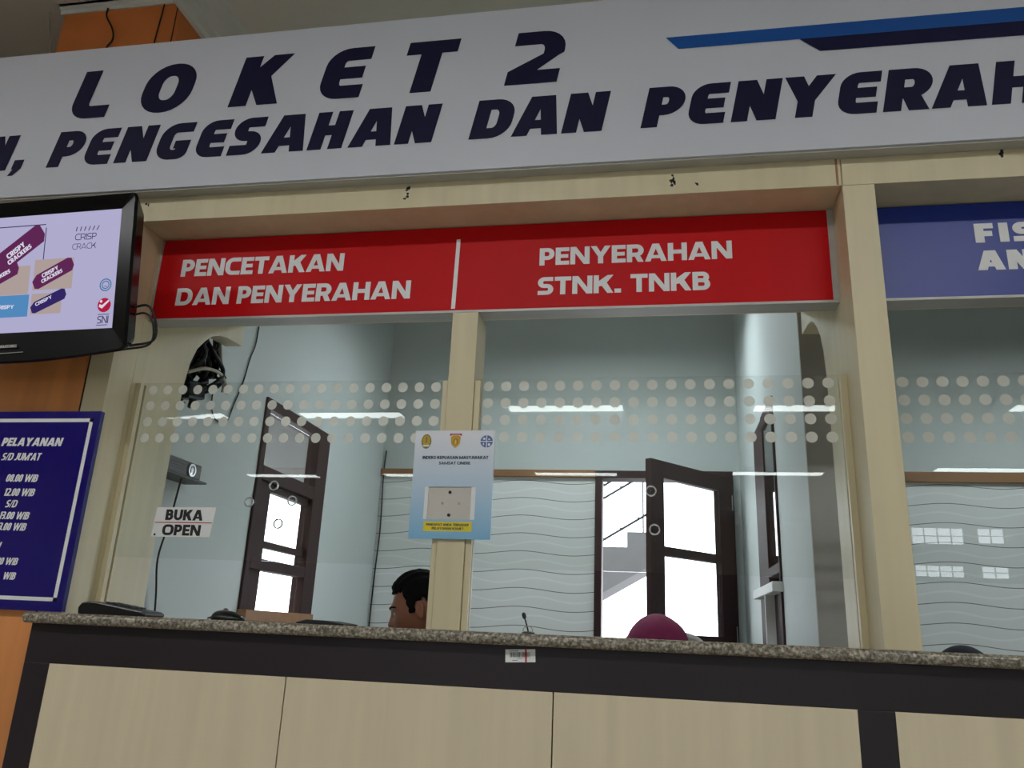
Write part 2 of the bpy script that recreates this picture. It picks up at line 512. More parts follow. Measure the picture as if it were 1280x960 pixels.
def glyph(ch, W, H, w, h, rr):
    """faces (lists of 2D points) of one capital letter in a W x H box; rr = corner radius"""
    hw, hh = w / 2, h / 2
    l, r_, b, t = hw, W - hw, hh, H - hh
    big = min(rr, (W - w) / 2 * 0.999, (H - h) / 2 * 0.999)
    q = min(rr, (W - w) / 2 * 0.999, (H - h) / 4 * 0.999)
    F = []
    cnt = [0]      # every stroke of a letter lies a hair above the one before

    def add(fs):
        for f in fs:
            g = Stroke(f); g.k = cnt[0]; F.append(g)
        cnt[0] += 1

    def rect(x0, y0, x1, y1):
        add([[(x0, y0), (x1, y0), (x1, y1), (x0, y1)]])

    def quad(*p):
        add([list(p)])

    def path(nodes, rc):
        add(cpath(nodes, rc, w, h))
    if ch in 'O0Q':
        path([(W / 2, t), (l, t), (l, b), (r_, b), (r_, t), (W / 2, t)], big)
    elif ch == 'D':
        rect(0, 0, w, H); path([(w * .5, t), (r_, t), (r_, b), (w * .5, b)], big)
    elif ch in 'PR':
        m = H * 0.42
        rr2 = min(rr, (W - w) / 2 * .999, (t - m) / 2 * .999)
        rect(0, 0, w, H); path([(w * .5, t), (r_, t), (r_, m), (w * .5, m)], rr2)
        if ch == 'R':
            quad((W - w * 1.12, 0), (W, 0), (W * .74, m), (W * .74 - w * 1.05, m))
    elif ch == 'B':
        m = H * 0.53
        rect(0, 0, w, H)
        for (a, c, x) in ((m, t, r_ - W * .05), (b, m, r_)):
            path([(w * .5, c), (x, c), (x, a), (w * .5, a)], min(rr, (W - w) / 2 * .999, (c - a) / 2 * .999))
    elif ch == 'E':
        e = rr * .7 if STYLE['roundE'] else 0
        path([(W, t), (l, t), (l, b), (W, b)], min(e, big)); rect(w * .5, H * .5 - hh * .92, W * .93, H * .5 + hh * .92)
    elif ch == 'F':
        rect(0, 0, w, H); rect(0, H - h, W, H); rect(0, H * .46 - hh, W * .92, H * .46 + hh)
    elif ch == 'L':
        e = rr * .7 if STYLE['roundE'] else 0
        path([(l, H), (l, b), (W, b)], min(e, big))
    elif ch == 'I':
        rect(0, 0, W, H)
    elif ch == 'T':
        rect(0, H - h, W, H); rect(W / 2 - hw, 0, W / 2 + hw, H)
    elif ch == 'H':
        rect(0, 0, w, H); rect(W - w, 0, W, H); rect(0, H / 2 - hh, W, H / 2 + hh)
    elif ch == 'K':
        rect(0, 0, w, H); d = w * 1.12
        quad((w * .8, H * .36), (w * .8, H * .36 + d * .9), (W - d, H), (W, H), (W * .5 + w * .2, H * .44))
        quad((W - d, 0), (W, 0), (W * .62, H * .66), (W * .62 - d * .95, H * .52))
    elif ch == 'N':
        d = w * 1.1
        rect(0, 0, w * .96, H); rect(W - w * .96, 0, W, H); quad((0, H), (d, H), (W, 0), (W - d, 0))
    elif ch == 'M':
        d = w
        rect(0, 0, w * .92, H); rect(W - w * .92, 0, W, H)
        quad((0, H), (d, H), (W / 2 + d * .5, 0), (W / 2 - d * .5, 0)); quad((W - d, H), (W, H), (W / 2 + d * .5, 0), (W / 2 - d * .5, 0))
    elif ch == 'W':
        d = w * .95; a = W * .29
        quad((0, H), (d, H), (a + d / 2, 0), (a - d / 2, 0)); quad((W / 2 - d / 2, H), (W / 2 + d / 2, H), (a + d / 2, 0), (a - d / 2, 0))
        quad((W / 2 - d / 2, H), (W / 2 + d / 2, H), (W - a + d / 2, 0), (W - a - d / 2, 0)); quad((W - d, H), (W, H), (W - a + d / 2, 0), (W - a - d / 2, 0))
    elif ch == 'V':
        quad((0, H), (w * 1.05, H), (W / 2 + w * .5, 0), (W / 2 - w * .5, 0)); quad((W - w * 1.05, H), (W, H), (W / 2 + w * .5, 0), (W / 2 - w * .5, 0))
    elif ch == 'Y':
        d = w * 1.1; m = H * .42
        rect(W / 2 - hw, 0, W / 2 + hw, m + h * .2)
        quad((0, H), (d, H), (W / 2 + hw, m), (W / 2 - hw, m - h * .1)); quad((W - d, H), (W, H), (W / 2 + hw, m - h * .1), (W / 2 - hw, m))
    elif ch == 'A':
        d = w * 1.02; ta = w * STYLE['atop']
        quad((0, 0), (d, 0), (W / 2 - ta + d, H), (W / 2 - ta, H)); quad((W - d, 0), (W, 0), (W / 2 + ta, H), (W / 2 + ta - d, H))
        y0, y1 = H * .17, H * .17 + h * .82
        rect(W * .24, y0, W * .76, y1)
    elif ch == 'U':
        path([(l, H), (l, b), (r_, b), (r_, H)], big)
    elif ch == 'J':
        path([(0, b), (r_, b), (r_, H)], min(rr, W * .5, H * .3))
    elif ch == 'C':
        path([(W, t), (l, t), (l, b), (W, b)], big)
        if STYLE['hookC']:
            e = (H - h) * .22
            F.pop(0) if False else None
    elif ch == 'G':
        path([(W * .98, t), (l, t), (l, b), (r_, b), (r_, H * .5)], [big, big, min(big * STYLE['roundG'], H * .2)])
        rect(W * .52, H * .5 - h * .75, W, H * .5 + h * .05)
    elif ch == 'S':
        m = H * .5
        path([(W * .97, t), (l, t), (l, m), (r_, m), (r_, b), (0, b)], q)
    elif ch == '2':
        y = H * .56
        path([(0, t), (r_, t), (r_, y)], min(big, H * .25))
        quad((0, 0), (w * 1.25, h * .8), (W, y + .02 * H), (W - w, y - .0 * H), (0, h * .9)); rect(0, 0, W, h)
        quad((0, h * .3), (0, h * 1.0), (W - w, y), (W, y), (W * .42, h * .95))
    elif ch == '3':
        m = H * .52
        for (a, c) in ((m, t), (b, m)):
            path([(0, c), (r_, c), (r_, a), (W * .25, a)], min(rr, (W - w) / 2, (c - a) / 2 * .99))
    elif ch == '8':
        m = H * .52
        for (a, c) in ((m, t), (b, m)):
            path([(W / 2, c), (l, c), (l, a), (r_, a), (r_, c), (W / 2, c)], min(rr, (W - w) / 2 * .99, (c - a) / 2 * .99))
    elif ch == '1':
        rect(W - w, 0, W, H); quad((0, H * .66), (W - w, H * .8), (W - w * .6, H), (W - w * 1.1, H))
    elif ch == '.':
        rect(0, 0, W, h)
    elif ch == ',':
        quad((0, H * .02), (W, H * .02), (W, h * 1.05), (0, h * 1.05)); quad((W * .2, H * .03), (W, H * .03), (W * .45, -h * .62), (-W * .1, -h * .62))
    elif ch == "'":
        rect(0, H * .66, W, H)
    elif ch == '/':
        quad((0, 0), (w * .6, 0), (W, H), (W - w * .6, H))
    elif ch == '?':
        path([(0, t), (r_, t), (r_, H * .5), (W / 2, H * .5), (W / 2, H * .28)], min(q, H * .15)); rect(W / 2 - hw, 0, W / 2 + hw, h)
    return F


WID = {'I': None, 'M': 1.18, 'W': 1.32, 'N': .84, 'A': .92, 'O': .95, '0': .62, 'D': .82, 'C': .76, 'G': .88, 'Y': .86, 'K': .82, 'H': .80, 'U': .8,
       'S': .66, 'P': .66, 'R': .72, 'E': .6, 'F': .58, 'L': .56, 'T': .7, 'B': .7, 'V': .86, 'J': .5, '2': .6, '3': .58, '8': .6, '1': .4, '/': .42, '?': .5, 'X': .8}
STYLE = {'roundE': False, 'atop': .62, 'hookC': False, 'roundG': 1.0, 'w': .2, 'h': .18, 'R': .5, 'track': .09}
BANNER = {'roundE': True, 'atop': .78, 'hookC': False, 'roundG': .3, 'w': .345, 'h': .265, 'R': .28, 'track': .1}
FUTURA = {'roundE': False, 'atop': .62, 'hookC': False, 'roundG': 1.0, 'w': .27, 'h': .225, 'R': .5, 'track': .05}
GROT = {'roundE': False, 'atop': .62, 'hookC': False, 'roundG': .8, 'w': .30, 'h': .23, 'R': .3, 'track': .05}


def natural(text, H, st):
    """advance layout -> [(ch, x0, x1)], total width; widths in units of H"""
    x = 0; out = []
    for ch in text:
        if ch == ' ':
            x += H * .34; continue
        cw = st['w'] * H if ch in "I.'" else (st['w'] * 1.05 * H if ch == ',' else WID.get(ch, .7) * H)
        out.append((ch, x, x + cw)); x += cw + st['track'] * H
    return out, x - st['track'] * H


def text_faces(letters, H, st, shear=0.0):
    """letters: [(ch,x0,x1)] on baseline 0"""
    global STYLE
    old = STYLE; STYLE = st
    F = []
    for ch, x0, x1 in letters:
        for f in glyph(ch, x1 - x0, H, min(st['w'] * H, (x1 - x0)), st['h'] * H, st['R'] * H):
            F.append([(x0 + p[0] + shear * p[1], p[1], f.k) for p in f])
    STYLE = old
    return F


LIFT = 5e-5


def put_text(mb, F, o, ex=(1, 0, 0), ez=(0, 0, 1)):
    o, ex, ez = Vector(o), Vector(ex), Vector(ez)
    up = ex.cross(ez) * LIFT
    for f in F:
        pts = []
        for p in f:
            q = o + ex * p[0] + ez * p[1] + up * p[2]
            if not pts or (q - pts[-1]).length > 1e-6:
                pts.append(q)
        if len(pts) > 2 and (pts[0] - pts[-1]).length < 1e-6:
            pts.pop()
        if len(pts) > 2:
            mb.face(pts)


def fit_text(mb, text, x0, x1, z, H, y, st, shear=0.0):
    """text stretched between x0 and x1 on a wall facing -y"""
    lt, W = natural(text, H, st)
    k = (x1 - x0) / W
    put_text(mb, text_faces([(c, a * k, b * k) for c, a, b in lt], H, st, shear), (x0, y, z))


def disc_pts(cx, cz, rx, rz, y, n=20):
    return [(cx + rx * math.cos(2 * PI * i / n), y, cz + rz * math.sin(2 * PI * i / n)) for i in range(n)]


# ------------------------------------------------------------------ the setting
ZC = 3.40          # ceiling
YB = 3.0           # back wall of the office
XR = 4.1           # far right wall of the office

struct('floor', MB().box(-9, 8, -14.2, YB + .15, -0.1, 0), FLOORM, 'grey tiled floor of hall and offices')
struct('ceiling', MB().box(-9.2, 8.2, -14.2, 0.9, ZC, ZC + .12).box(-1.85, XR + .15, 0.9, YB + .15, ZC, ZC + .12), CEIL,
       'flat grey white ceiling above the long sign')

# left office wall (x = -1.79) with window hole  y 1.34..2.09, z 1.10..2.10
mb = MB()
mb.box(-1.85, -1.79, 0.9, 1.34, 0, ZC).box(-2.30, -1.79, .102, .75, 0, 2.37).box(-2.30, -1.79, .75, .9, 0, ZC).box(-1.85, -1.79, 2.09, YB, 0, ZC).box(-1.85, -1.79, 1.34, 2.09, 0, 1.10).box(-1.85, -1.79, 1.34, 2.09, 2.10, ZC)
struct('wall_left', mb, WALLP, 'pale blue grey office side wall with tall dark window')
# back wall; door hole x -.376..+.455 z..2.10, added slit window x .60..0.76
mb = MB()
mb.box(-1.85, -.376, YB, YB + .15, 2.06, ZC).box(-.376, .455, YB, YB + .15, 2.095, ZC).box(.455, XR + .15, YB, YB + .15, 2.06, ZC)
mb.box(.455, .60, YB, YB + .15, 0, 2.06)
struct('wall_back', mb, WALLP, 'pale upper back wall of the office')
mb = MB()
mb.box(-1.85, -.376, YB, YB + .15, 0, 2.06).box(.80, XR + .15, YB, YB + .15, 0, 2.06).box(.60, .80, YB, YB + .15, 0, 1.40)
struct('wall_back_lower', mb, WAVE, 'white wavy lined panelling on the lower back wall', 'wall')
mb = MB().box(-1.79, -.377, YB - .025, YB + .0, 2.055, 2.10)
struct('trim_1', mb, RAILW, 'brown wooden rail on the back wall left of the open door', 'trim', bevel=.003)
mb = MB().box(.585, 2.10, YB - .025, YB + .0, 2.045, 2.105)
struct('trim_2', mb, RAILW, 'brown wooden rail on the back wall behind the right counter window', 'trim', bevel=.003)
# partition between the two offices, window hole y 1.49..2.20 z 1.10..2.13
mb = MB()
mb.box(.50, .58, .78, 1.49, 0, ZC).box(.50, .58, 2.20, YB, 0, ZC).box(.50, .58, 1.49, 2.20, 0, 1.10).box(.50, .58, 1.49, 2.20, 2.13, ZC)
struct('wall_middle', mb, WALLP, 'thin pale partition wall between the two offices')
struct('trim_5', MB().box(.497, .583, .765, .7805, 0, ZC), END_SHADE, 'end face of the partition wall, coloured grey brown for its shade', 'trim')  # strip added over the wall end; its shade is put into the colour
# right office wall
struct('wall_right', MB().box(XR, XR + .15, 0.1, YB, 0, ZC), WALLP, 'far right wall of the second office')
# outer closing walls of the hall
struct('wall_front', MB().box(-9.2, -2.30, .75, .9, 0, ZC).box(2.72, 8.2, 0.0, .1, 0, ZC), HALLP, 'cream hall wall beside the service counter')
struct('wall_hall_left', MB().box(-9.2, -9.0, -14.2, .9, 0, ZC), HALLP, 'left wall of the waiting hall', 'wall')
struct('wall_hall_right', MB().box(8.0, 8.2, -14.2, .1, 0, ZC), HALLP, 'right wall of the waiting hall', 'wall')
# hall back wall with window strips (seen mirrored in the right hand glass)
HY = -14.0
rects = [(4.72, 5.66, 3.02, 3.36), (5.86, 6.36, 3.05, 3.36), (4.72, 5.60, 2.42, 2.66), (5.86, 6.36, 2.42, 2.66),
         (-4.4, -1.8, .9, 2.25), (1.8, 4.4, .9, 2.25)]
xs = sorted({-9.2, 8.2} | {r[0] for r in rects} | {r[1] for r in rects})
zs = sorted({0, ZC} | {r[2] for r in rects} | {r[3] for r in rects})
mb = MB()
for i in range(len(xs) - 1):
    for j in range(len(zs) - 1):
        cx, cz = (xs[i] + xs[i + 1]) / 2, (zs[j] + zs[j + 1]) / 2
        if not any(a < cx < b and c < cz < d for a, b, c, d in rects):
            mb.box(xs[i], xs[i + 1], HY - .2, HY, zs[j], zs[j + 1])
struct('wall_hall_back', mb, HALLP, 'far wall of the waiting hall with daylight windows', 'wall')
for k, (a, b, c, d) in enumerate(rects):
    mb = MB()
    t = .02
    mb.box(a, b, HY - .13, HY - .07, c, c + t).box(a, b, HY - .13, HY - .07, d - t, d).box(a, a + t, HY - .13, HY - .07, c, d).box(b - t, b, HY - .13, HY - .07, c, d)
    nx = max(2, round((b - a) / .24))
    for i in range(1, nx):
        x = a + (b - a) * i / nx
        mb.box(x - .008, x + .008, HY - .12, HY - .08, c, d)
    mb.box(a, b, HY - .12, HY - .08, (c + d) / 2 - .008, (c + d) / 2 + .008)
    o = mb.build('window_frame', FRAMEW)
    w = bpy.data.objects.new('window_%d' % (k + 3), None); COL.objects.link(w)
    ORIG[w.name] = (0, 0, 0)
    w['kind'] = 'structure'; w['label'] = 'grid window in the far hall wall'; w['category'] = 'window'
    o.parent = w
    MB().box(a + t, b - t, HY - .103, HY - .097, c + t, d - t).build('window_pane', WGLASS, w)

# orange column and cornice above the sign
struct('column', MB().box(-2.30, -1.785, .25, .76, 2.37, ZC), ORANGE, 'orange painted column rising behind the long sign', 'column')
mb = MB()
prof = [(0, 3.33), (.02, 3.33), (.03, 3.345), (.055, 3.35), (.06, 3.362), (.10, 3.37), (.105, 3.383), (.14, 3.388), (.15, ZC), (0, ZC)]
mb.prism([(-1.785 + p[0], p[1]) for p in prof], 'y', .10, YB)
struct('trim_3', mb, CORN, 'stepped white ceiling cornice running back beside the orange column', 'trim')
mb = MB()
mb.prism([(.25 - p[0] * .3, min(p[1] + .042, ZC)) for p in prof[:6]] + [(.25 - .03, ZC), (.25, ZC)], 'x', -2.315, -1.785)
struct('trim_4', mb, CORN, 'white ceiling cornice across the front of the orange column', 'trim')

# plywood panelled wall left of the counter, behind television and blue board
mb = MB()
mb.m = 0; mb.box(-9.0, -1.652, 0.0, .10, 0, 2.36)
mb.m = 1; mb.box(-1.652, -1.577, -.004, .10, 0, 2.273)
mb.m = 2; mb.box(-1.655, -1.650, -.0045, .0, 0, 2.273)
struct('wall_front_left', mb, [PLY, CREAM, DARK], 'orange brown plywood wall behind the television and blue board', 'wall')

# ------------------------------------------------------------------ outside, seen through door and windows
mb = MB()
mb.prism([(-1.6, .75), (-.414, 1.44), (-.055, 1.65), (-.055, 1.91), (-.237, 1.91), (-.237, 1.79), (-.75, 1.79), (-.75, 1.5), (-1.6, 1.0)], 'y', 4.5, 5.3)
stair = empty('outdoor_staircase', (-.8, 4.9, 0), 'grey outdoor staircase with slanted railing seen through the open door', 'staircase')
mb.build('stair_flight', CONC, stair)
MB().box(-1.55, -1.2, 4.55, 5.25, -.02, .98).build('support_pier', CONC, stair)
for dz in (0, .335, .44):
    mb = MB()
    mb.tube([(-.75, 4.54, 1.65 + dz), (-.06, 4.54, 2.07 + dz)], .010, 8, False)
    for i in range(5):
        x = -.70 + .14 * i
        z = 1.65 + dz + (x + .75) * .608
        mb.lathe((x, 4.54, z - .004), (0, 0, 1), [(.019, 0), (.019, .014)], 8)
    mb.build('handrail', RUBBER, stair)
MB().tube([(-.11, 4.54, 1.89), (-.11, 4.54, 2.56)], .007, 8, False).build('railing_post', RUBBER, stair)
struct('ground', MB().box(-7, 6, YB + .15, 8, -.12, -.02).box(-7, -1.95, .9, YB + .15, -.12, -.02), CONC, 'outdoor concrete ground behind the office', 'ground')
aw = MB().box(-3.0, -1.86, 1.0, 7.0, 2.10, 2.16)
struct('awning', aw, CONC, 'grey eave outside the left office window', 'awning')

# ------------------------------------------------------------------ left office window
wl = bpy.data.objects.new('window_1', None); COL.objects.link(wl); ORIG[wl.name] = (0, 0, 0)
wl['kind'] = 'structure'; wl['label'] = 'tall dark framed window in the left office wall'; wl['category'] = 'window'
x0, x1 = -1.845, -1.778
mb = MB()
mb.box(x0, x1, 1.335, 1.375, 1.10, 2.105).box(x0, x1, 1.955, 2.095, 1.10, 2.105).box(x0, x1, 1.375, 1.955, 2.055, 2.105)
mb.box(x0, x1, 1.375, 1.955, 1.725, 1.79).box(x0, x1, 1.375, 1.955, 1.325, 1.375)
mb.build('window_frame', FRAMEW, wl, bevel=.003)
mb = MB()
mb.box(-1.84, -1.80, 1.375, 1.52, 1.12, 1.725).box(-1.84, -1.80, 1.52, 1.955, 1.69, 1.725)
mb.box(-1.84, -1.80, 1.52, 1.955, 1.43, 1.46)
mb.build('sash', FRAMEW, wl, bevel=.003)
MB().box(-1.818, -1.812, 1.376, 1.954, 1.13, 2.054).build('window_pane', WGLASS, wl)
MB().box(-1.79, -1.745, 1.33, 2.05, 1.10, 1.148).build('window_sill', RAILW, wl, bevel=.004)

# partition window
wr = bpy.data.objects.new('window_2', None); COL.objects.link(wr); ORIG[wr.name] = (0, 0, 0)
wr['kind'] = 'structure'; wr['label'] = 'narrow dark framed window in the partition wall'; wr['category'] = 'window'
mb = MB()
mb.box(.490, .588, 1.485, 1.505, 1.10, 2.135).box(.495, .588, 1.86, 2.205, 1.10, 2.135).box(.490, .588, 1.505, 1.86, 2.07, 2.135)
mb.box(.490, .588, 1.505, 1.86, 1.385, 1.425)
mb.build('window_frame', FRAMEW, wr, bevel=.003)
MB().box(.455, .60, 1.47, 2.16, 1.305, 1.345).build('window_sill', PAPER, wr, bevel=.003)
MB().box(.50, .58, 1.505, 1.86, 1.10, 1.305).build('lower_panel', FRAMEW, wr)
MB().box(.4995, .5025, 1.505, 1.86, 1.425, 2.07).build('window_pane', WGLASS, wr)
MB().box(.46, .50, 1.75, 1.77, 1.10, 1.305).build('bracket', PAPER, wr)
# slit opening added in the back wall so the partition pane shows bright
ws = bpy.data.objects.new('window_11', None); COL.objects.link(ws); ORIG[ws.name] = (0, 0, 0)
ws['kind'] = 'structure'; ws['label'] = 'added slit window in the back wall to brighten the partition pane'; ws['category'] = 'window'
MB().box(.60, .62, YB, YB + .12, 1.40, 2.06).box(.78, .80, YB, YB + .12, 1.40, 2.06).box(.60, .80, YB, YB + .12, 1.40, 1.42).build('window_frame', FRAMEW, ws)
MB().box(.62, .78, YB + .06, YB + .066, 1.42, 2.05).build('window_pane', WGLASS, ws)

# ------------------------------------------------------------------ back door, opened towards the counter
dr = bpy.data.objects.new('door_1', None); COL.objects.link(dr); ORIG[dr.name] = (0, 0, 0)
dr['kind'] = 'structure'; dr['label'] = 'open dark red wooden door with two glass panes'; dr['category'] = 'door'
mb = MB()
mb.box(-.378, -.334, YB - .03, YB + .12, 0, 2.097).box(.412, .457, YB - .03, YB + .12, 0, 2.097).box(-.334, .412, YB - .03, YB + .12, 2.05, 2.097)
mb.build('door_frame', FRAMEW, dr, bevel=.003)
Hh = Vector((.44, 2.955, 0)); Ff = Vector((-.045, 2.365, 0))
dd = (Ff - Hh); DL = dd.length; dd.normalize(); dn = Vector((dd.y, -dd.x, 0))


def leaf_box(mb, u0, u1, z0, z1, th=.02):
    c = Hh + dd * (u0 + u1) / 2 + Vector((0, 0, (z0 + z1) / 2))
    mb.obox(c, dd, dn, (0, 0, 1), (u1 - u0) / 2, th, (z1 - z0) / 2)


mb = MB()
leaf_box(mb, 0, .15, .01, 2.045); leaf_box(mb, .655, DL, .01, 2.045)
leaf_box(mb, .15, .655, 1.95, 2.045); leaf_box(mb, .15, .655, 1.53, 1.58); leaf_box(mb, .15, .655, .01, .15); leaf_box(mb, .15, .655, 1.06, 1.13)
leaf_box(mb, .15, .655, .15, 1.06, .012)
leaf = mb.build('door_leaf', FRAMEW, dr, bevel=.002)
mb = MB(); leaf_box(mb, .15, .655, 1.13, 1.53, .003); mb.build('lower_pane', WGLASS, leaf)
mb = MB(); leaf_box(mb, .15, .655, 1.58, 1.95, .003); mb.build('upper_pane', WGLASS, leaf)
mb = MB()
p = Hh + dd * (DL - .06) + Vector((0, 0, 1.0))
mb.tube([p - dn * .021, p - dn * .06, p - dn * .06 - dd * .10], .008, 8, False); mb.build('door_handle', CHROME, leaf)
for z in (.3, 1.1, 1.85):
    MB().lathe(Hh + Vector((-.002, -.024, z)), (0, 0, 1), [(.009, 0), (.009, .09)], 10).build('hinge', CHROME, dr)
sw = MB().box(.452 + .008, .482, YB - .012, YB, 1.775, 1.85)
tag(sw.build('light_switch', PAPER, bevel=.003), 'small white switch plate on the wall right of the open door', 'switch')
# dark door edge at the far right of the second office
d2 = bpy.data.objects.new('door_2', None); COL.objects.link(d2); ORIG[d2.name] = (0, 0, 0)
d2['kind'] = 'structure'; d2['label'] = 'dark closed door in the second office back wall'; d2['category'] = 'door'
MB().box(2.10, 2.17, YB - .04, YB, 0, 2.11).box(2.95, 3.02, YB - .04, YB, 0, 2.11).box(2.17, 2.95, YB - .04, YB, 2.04, 2.11).build('door_frame', FRAMEW, d2, bevel=.003)
MB().box(2.17, 2.95, YB - .03, YB - .001, 0.0, 2.04).build('door_leaf', DARK, d2)

# ------------------------------------------------------------------ counter
ct = empty('service_counter', (0, -.02, 0), 'long service counter front with cream panels in dark brown frame', 'counter')
XE = 2.66
mb = MB()
yF, yK = -.16, .10
mb.box(-1.530, XE, yF, yF + .03, .98, 1.0725).box(-1.530, -1.459, yF, yF + .03, 0.08, .98).box(.395, .467, yF, yF + .03, .08, .98).box(2.32, 2.39, yF, yF + .03, .08, .98)
mb.box(-1.530, XE, yF + .02, yF + .04, 0, .08)
mb.box(-1.530, XE, yK, yK + .02, 0, 1.0725).box(-1.530, -1.51, yF + .03, yK, 0, 1.0725).box(XE - .02, XE, yF + .03, yK, 0, 1.0725)
mb.build('counter_frame', DARK, ct, bevel=.0015)
px = [-1.459, -.843, -.225, .395]
spans = [(px[i], px[i + 1]) for i in range(3)] + [(.467, 1.085), (1.085, 1.703), (1.703, 2.32)]
for i, (a, b) in enumerate(spans):
    g0 = 0 if i in (0, 3) else .0016
    g1 = 0 if i in (2, 5) else .0016
    MB().box(a + g0, b - g1, yF + .001, yF + .02, .08, .98).build('front_panel', PANEL, ct)
MB().box(-1.528, XE - .002, yF - .0012, yF, 1.0695, 1.0722).build('edge_strip', FRAMEW, ct)
MB().box(-1.459, 2.32, yF + .0215, yF + .028, .08, .98).build('backing_board', BLACK, ct)

gt = MB()
z0, z1 = 1.0725, 1.0985
e = .010
prof = [(-.165, z0), (-.182, z0), (-.189, z0 + .006), (-.190, z0 + .013), (-.189, z1 - .006), (-.182, z1), (.37, z1), (.37, z0)]
gt.prism(prof, 'x', -1.536, XE + .01)
g = gt.build('granite_worktop', GRAN, bevel=.002)
tag(g, 'speckled brown granite worktop along the service counter', 'worktop')

# ------------------------------------------------------------------ cream frame of the counter windows
fr = empty('counter_window_frame', (0, 0, 1.1), 'cream laminate post and beam frame around the counter windows', 'frame')
ZT = 1.0985
MB().box(-2.9, -1.577, .0, .10, 2.361, 2.90).box(-1.577, 2.72, .0, .10, 2.275, 2.90).build('header_beam', CREAM, fr)
MB().box(-2.9, -1.653, -.006, .0, 2.273, 2.40).box(-1.653, .4935, -.006, .0, 2.273, 2.40).build('beam_face', CREAM, fr, bevel=.001)
MB().box(.4965, 2.72, -.006, .0, 2.273, 2.40).build('beam_face', CREAM, fr, bevel=.001)
MB().box(-1.577, 2.72, .10, .70, 2.275, 2.30).build('soffit_board', CREAM, fr)
MB().box(-1.577, .495, .62, .69, 2.195, 2.275).box(.575, 2.64, .62, .69, 2.195, 2.275).build('rear_lintel', CREAM, fr, bevel=.002)
arch = [(0.002, ZT), (.352, ZT), (.352, 1.30), (.355, 1.60), (.357, 1.745), (.362, 1.85), (.378, 1.94), (.405, 2.0), (.44, 2.04), (.48, 2.075), (.53, 2.098), (.58, 2.108), (.69, 2.115), (.69, 2.273), (.002, 2.273)]
for x0, x1, nm in ((-1.645, -1.577, 'left_jamb'), (.495, .575, 'post'), (2.64, 2.72, 'post')):
    poly = [(max(p[0], .10) if nm == 'left_jamb' and False else p[0], p[1]) for p in arch]
    mb = MB()
    if nm == 'left_jamb':
        poly = [(.101 if p[0] == .002 else p[0], p[1]) for p in arch]
        mb.prism([(p[0], p[1]) for p in poly], 'x', x0, x1)
        mb.build('jamb_panel', CREAM, fr)
    else:
        mb.prism(poly, 'x', x0, x1)
        mb.build('jamb_panel', CREAM, fr)
        MB().box(x0, x1, -.006, .002, ZT, 2.272).build('post_face', CREAM, fr, bevel=.001)
MB().box(-.585, -.508, .12, .235, ZT, 1.9905).build('middle_post', CREAM, fr, bevel=.0015)
mb = MB()
for (a, b) in ((-.6005, -.5865), (-.5065, -.4905)):
    mb2 = MB().box(a, b, .126, .137, ZT, 1.782).box(a, b, .147, .16, ZT, 1.782)
    mb2.build('glass_channel', CREAM, fr)
for (a, b) in ((-1.5765, -1.56), (.478, .4945), (.5755, .592)):
    MB().box(a, b, .12, .137, ZT, 1.785).box(a, b, .147, .164, ZT, 1.785).build('glass_channel', CREAM, fr)
# torn screw marks on the beam
mb = MB()
rnd = random.Random(3)
for (x, z, k) in ((-.712, 2.332, 4), (-.718, 2.312, 3), (.050, 2.322, 5), (.053, 2.306, 3), (.118, 2.303, 2), (.889, 2.344, 4), (-1.565, 2.337, 2)):
    for i in range(k):
        cx, cz = x + rnd.uniform(-.007, .007), z + rnd.uniform(-.01, .01)
        n = 7
        mb.face([(cx + rnd.uniform(.002, .0065) * math.cos(2 * PI * j / n), -.0063, cz + rnd.uniform(.002, .008) * math.sin(2 * PI * j / n)) for j in range(n)])
mb.build('screw_scar', INK, fr)
mb = MB().box(.481, .487, -.0064, -.006, 2.275, 2.36)
mb.build('water_stain', RAILW, fr)

# ------------------------------------------------------------------ glass screens
VENT = glass_mat('vent_ring_glass', (.8, .82, .82), 3.0)


def screen(name_lab, xa, xb, dots, rings):
    t = empty('glass_screen', ((xa + xb) / 2, .142, 1.262), name_lab, 'glass screen')
    MB().box(xa, xb, .139, .145, 1.262, 1.79).build('pane', GLASS, t)
    mb = MB()
    n0, n1, xs0, dx, dz = dots
    for rrow in range(4):
        for i in range(n0, n1):
            x = xs0 + dx * i
            z = 1.7675 - dz * rrow
            if xa + .02 < x < xb - .015:
                mb.face(disc_pts(x, z, .0148, .0148, .1382, 20))
    mb.build('frosted_dots', FROST, t)
    if rings:
        for (x, z) in rings:
            MB().ring((x, .1388, z), (0, -1, 0), .011, .0145, .004, 20).build('vent_ring', CHROME, t)
    return t


screen('clear glass screen with frosted dots behind the open sign', -1.566, -.593, (-3, 20, -1.4275, .0502, .0505), [(-1.156, 1.426), (-1.086, 1.475), (-1.024, 1.432), (-1.058, 1.366)])
screen('clear glass screen with frosted dots in front of the open door', -.5, .485, (-1, 24, -.469, .0511, .0493), [(-.015, 1.473), (-.007, 1.372)])
screen('clear glass screen below the slate blue sign', .582, 2.63, (0, 45, .635, .0483, .0493), [])

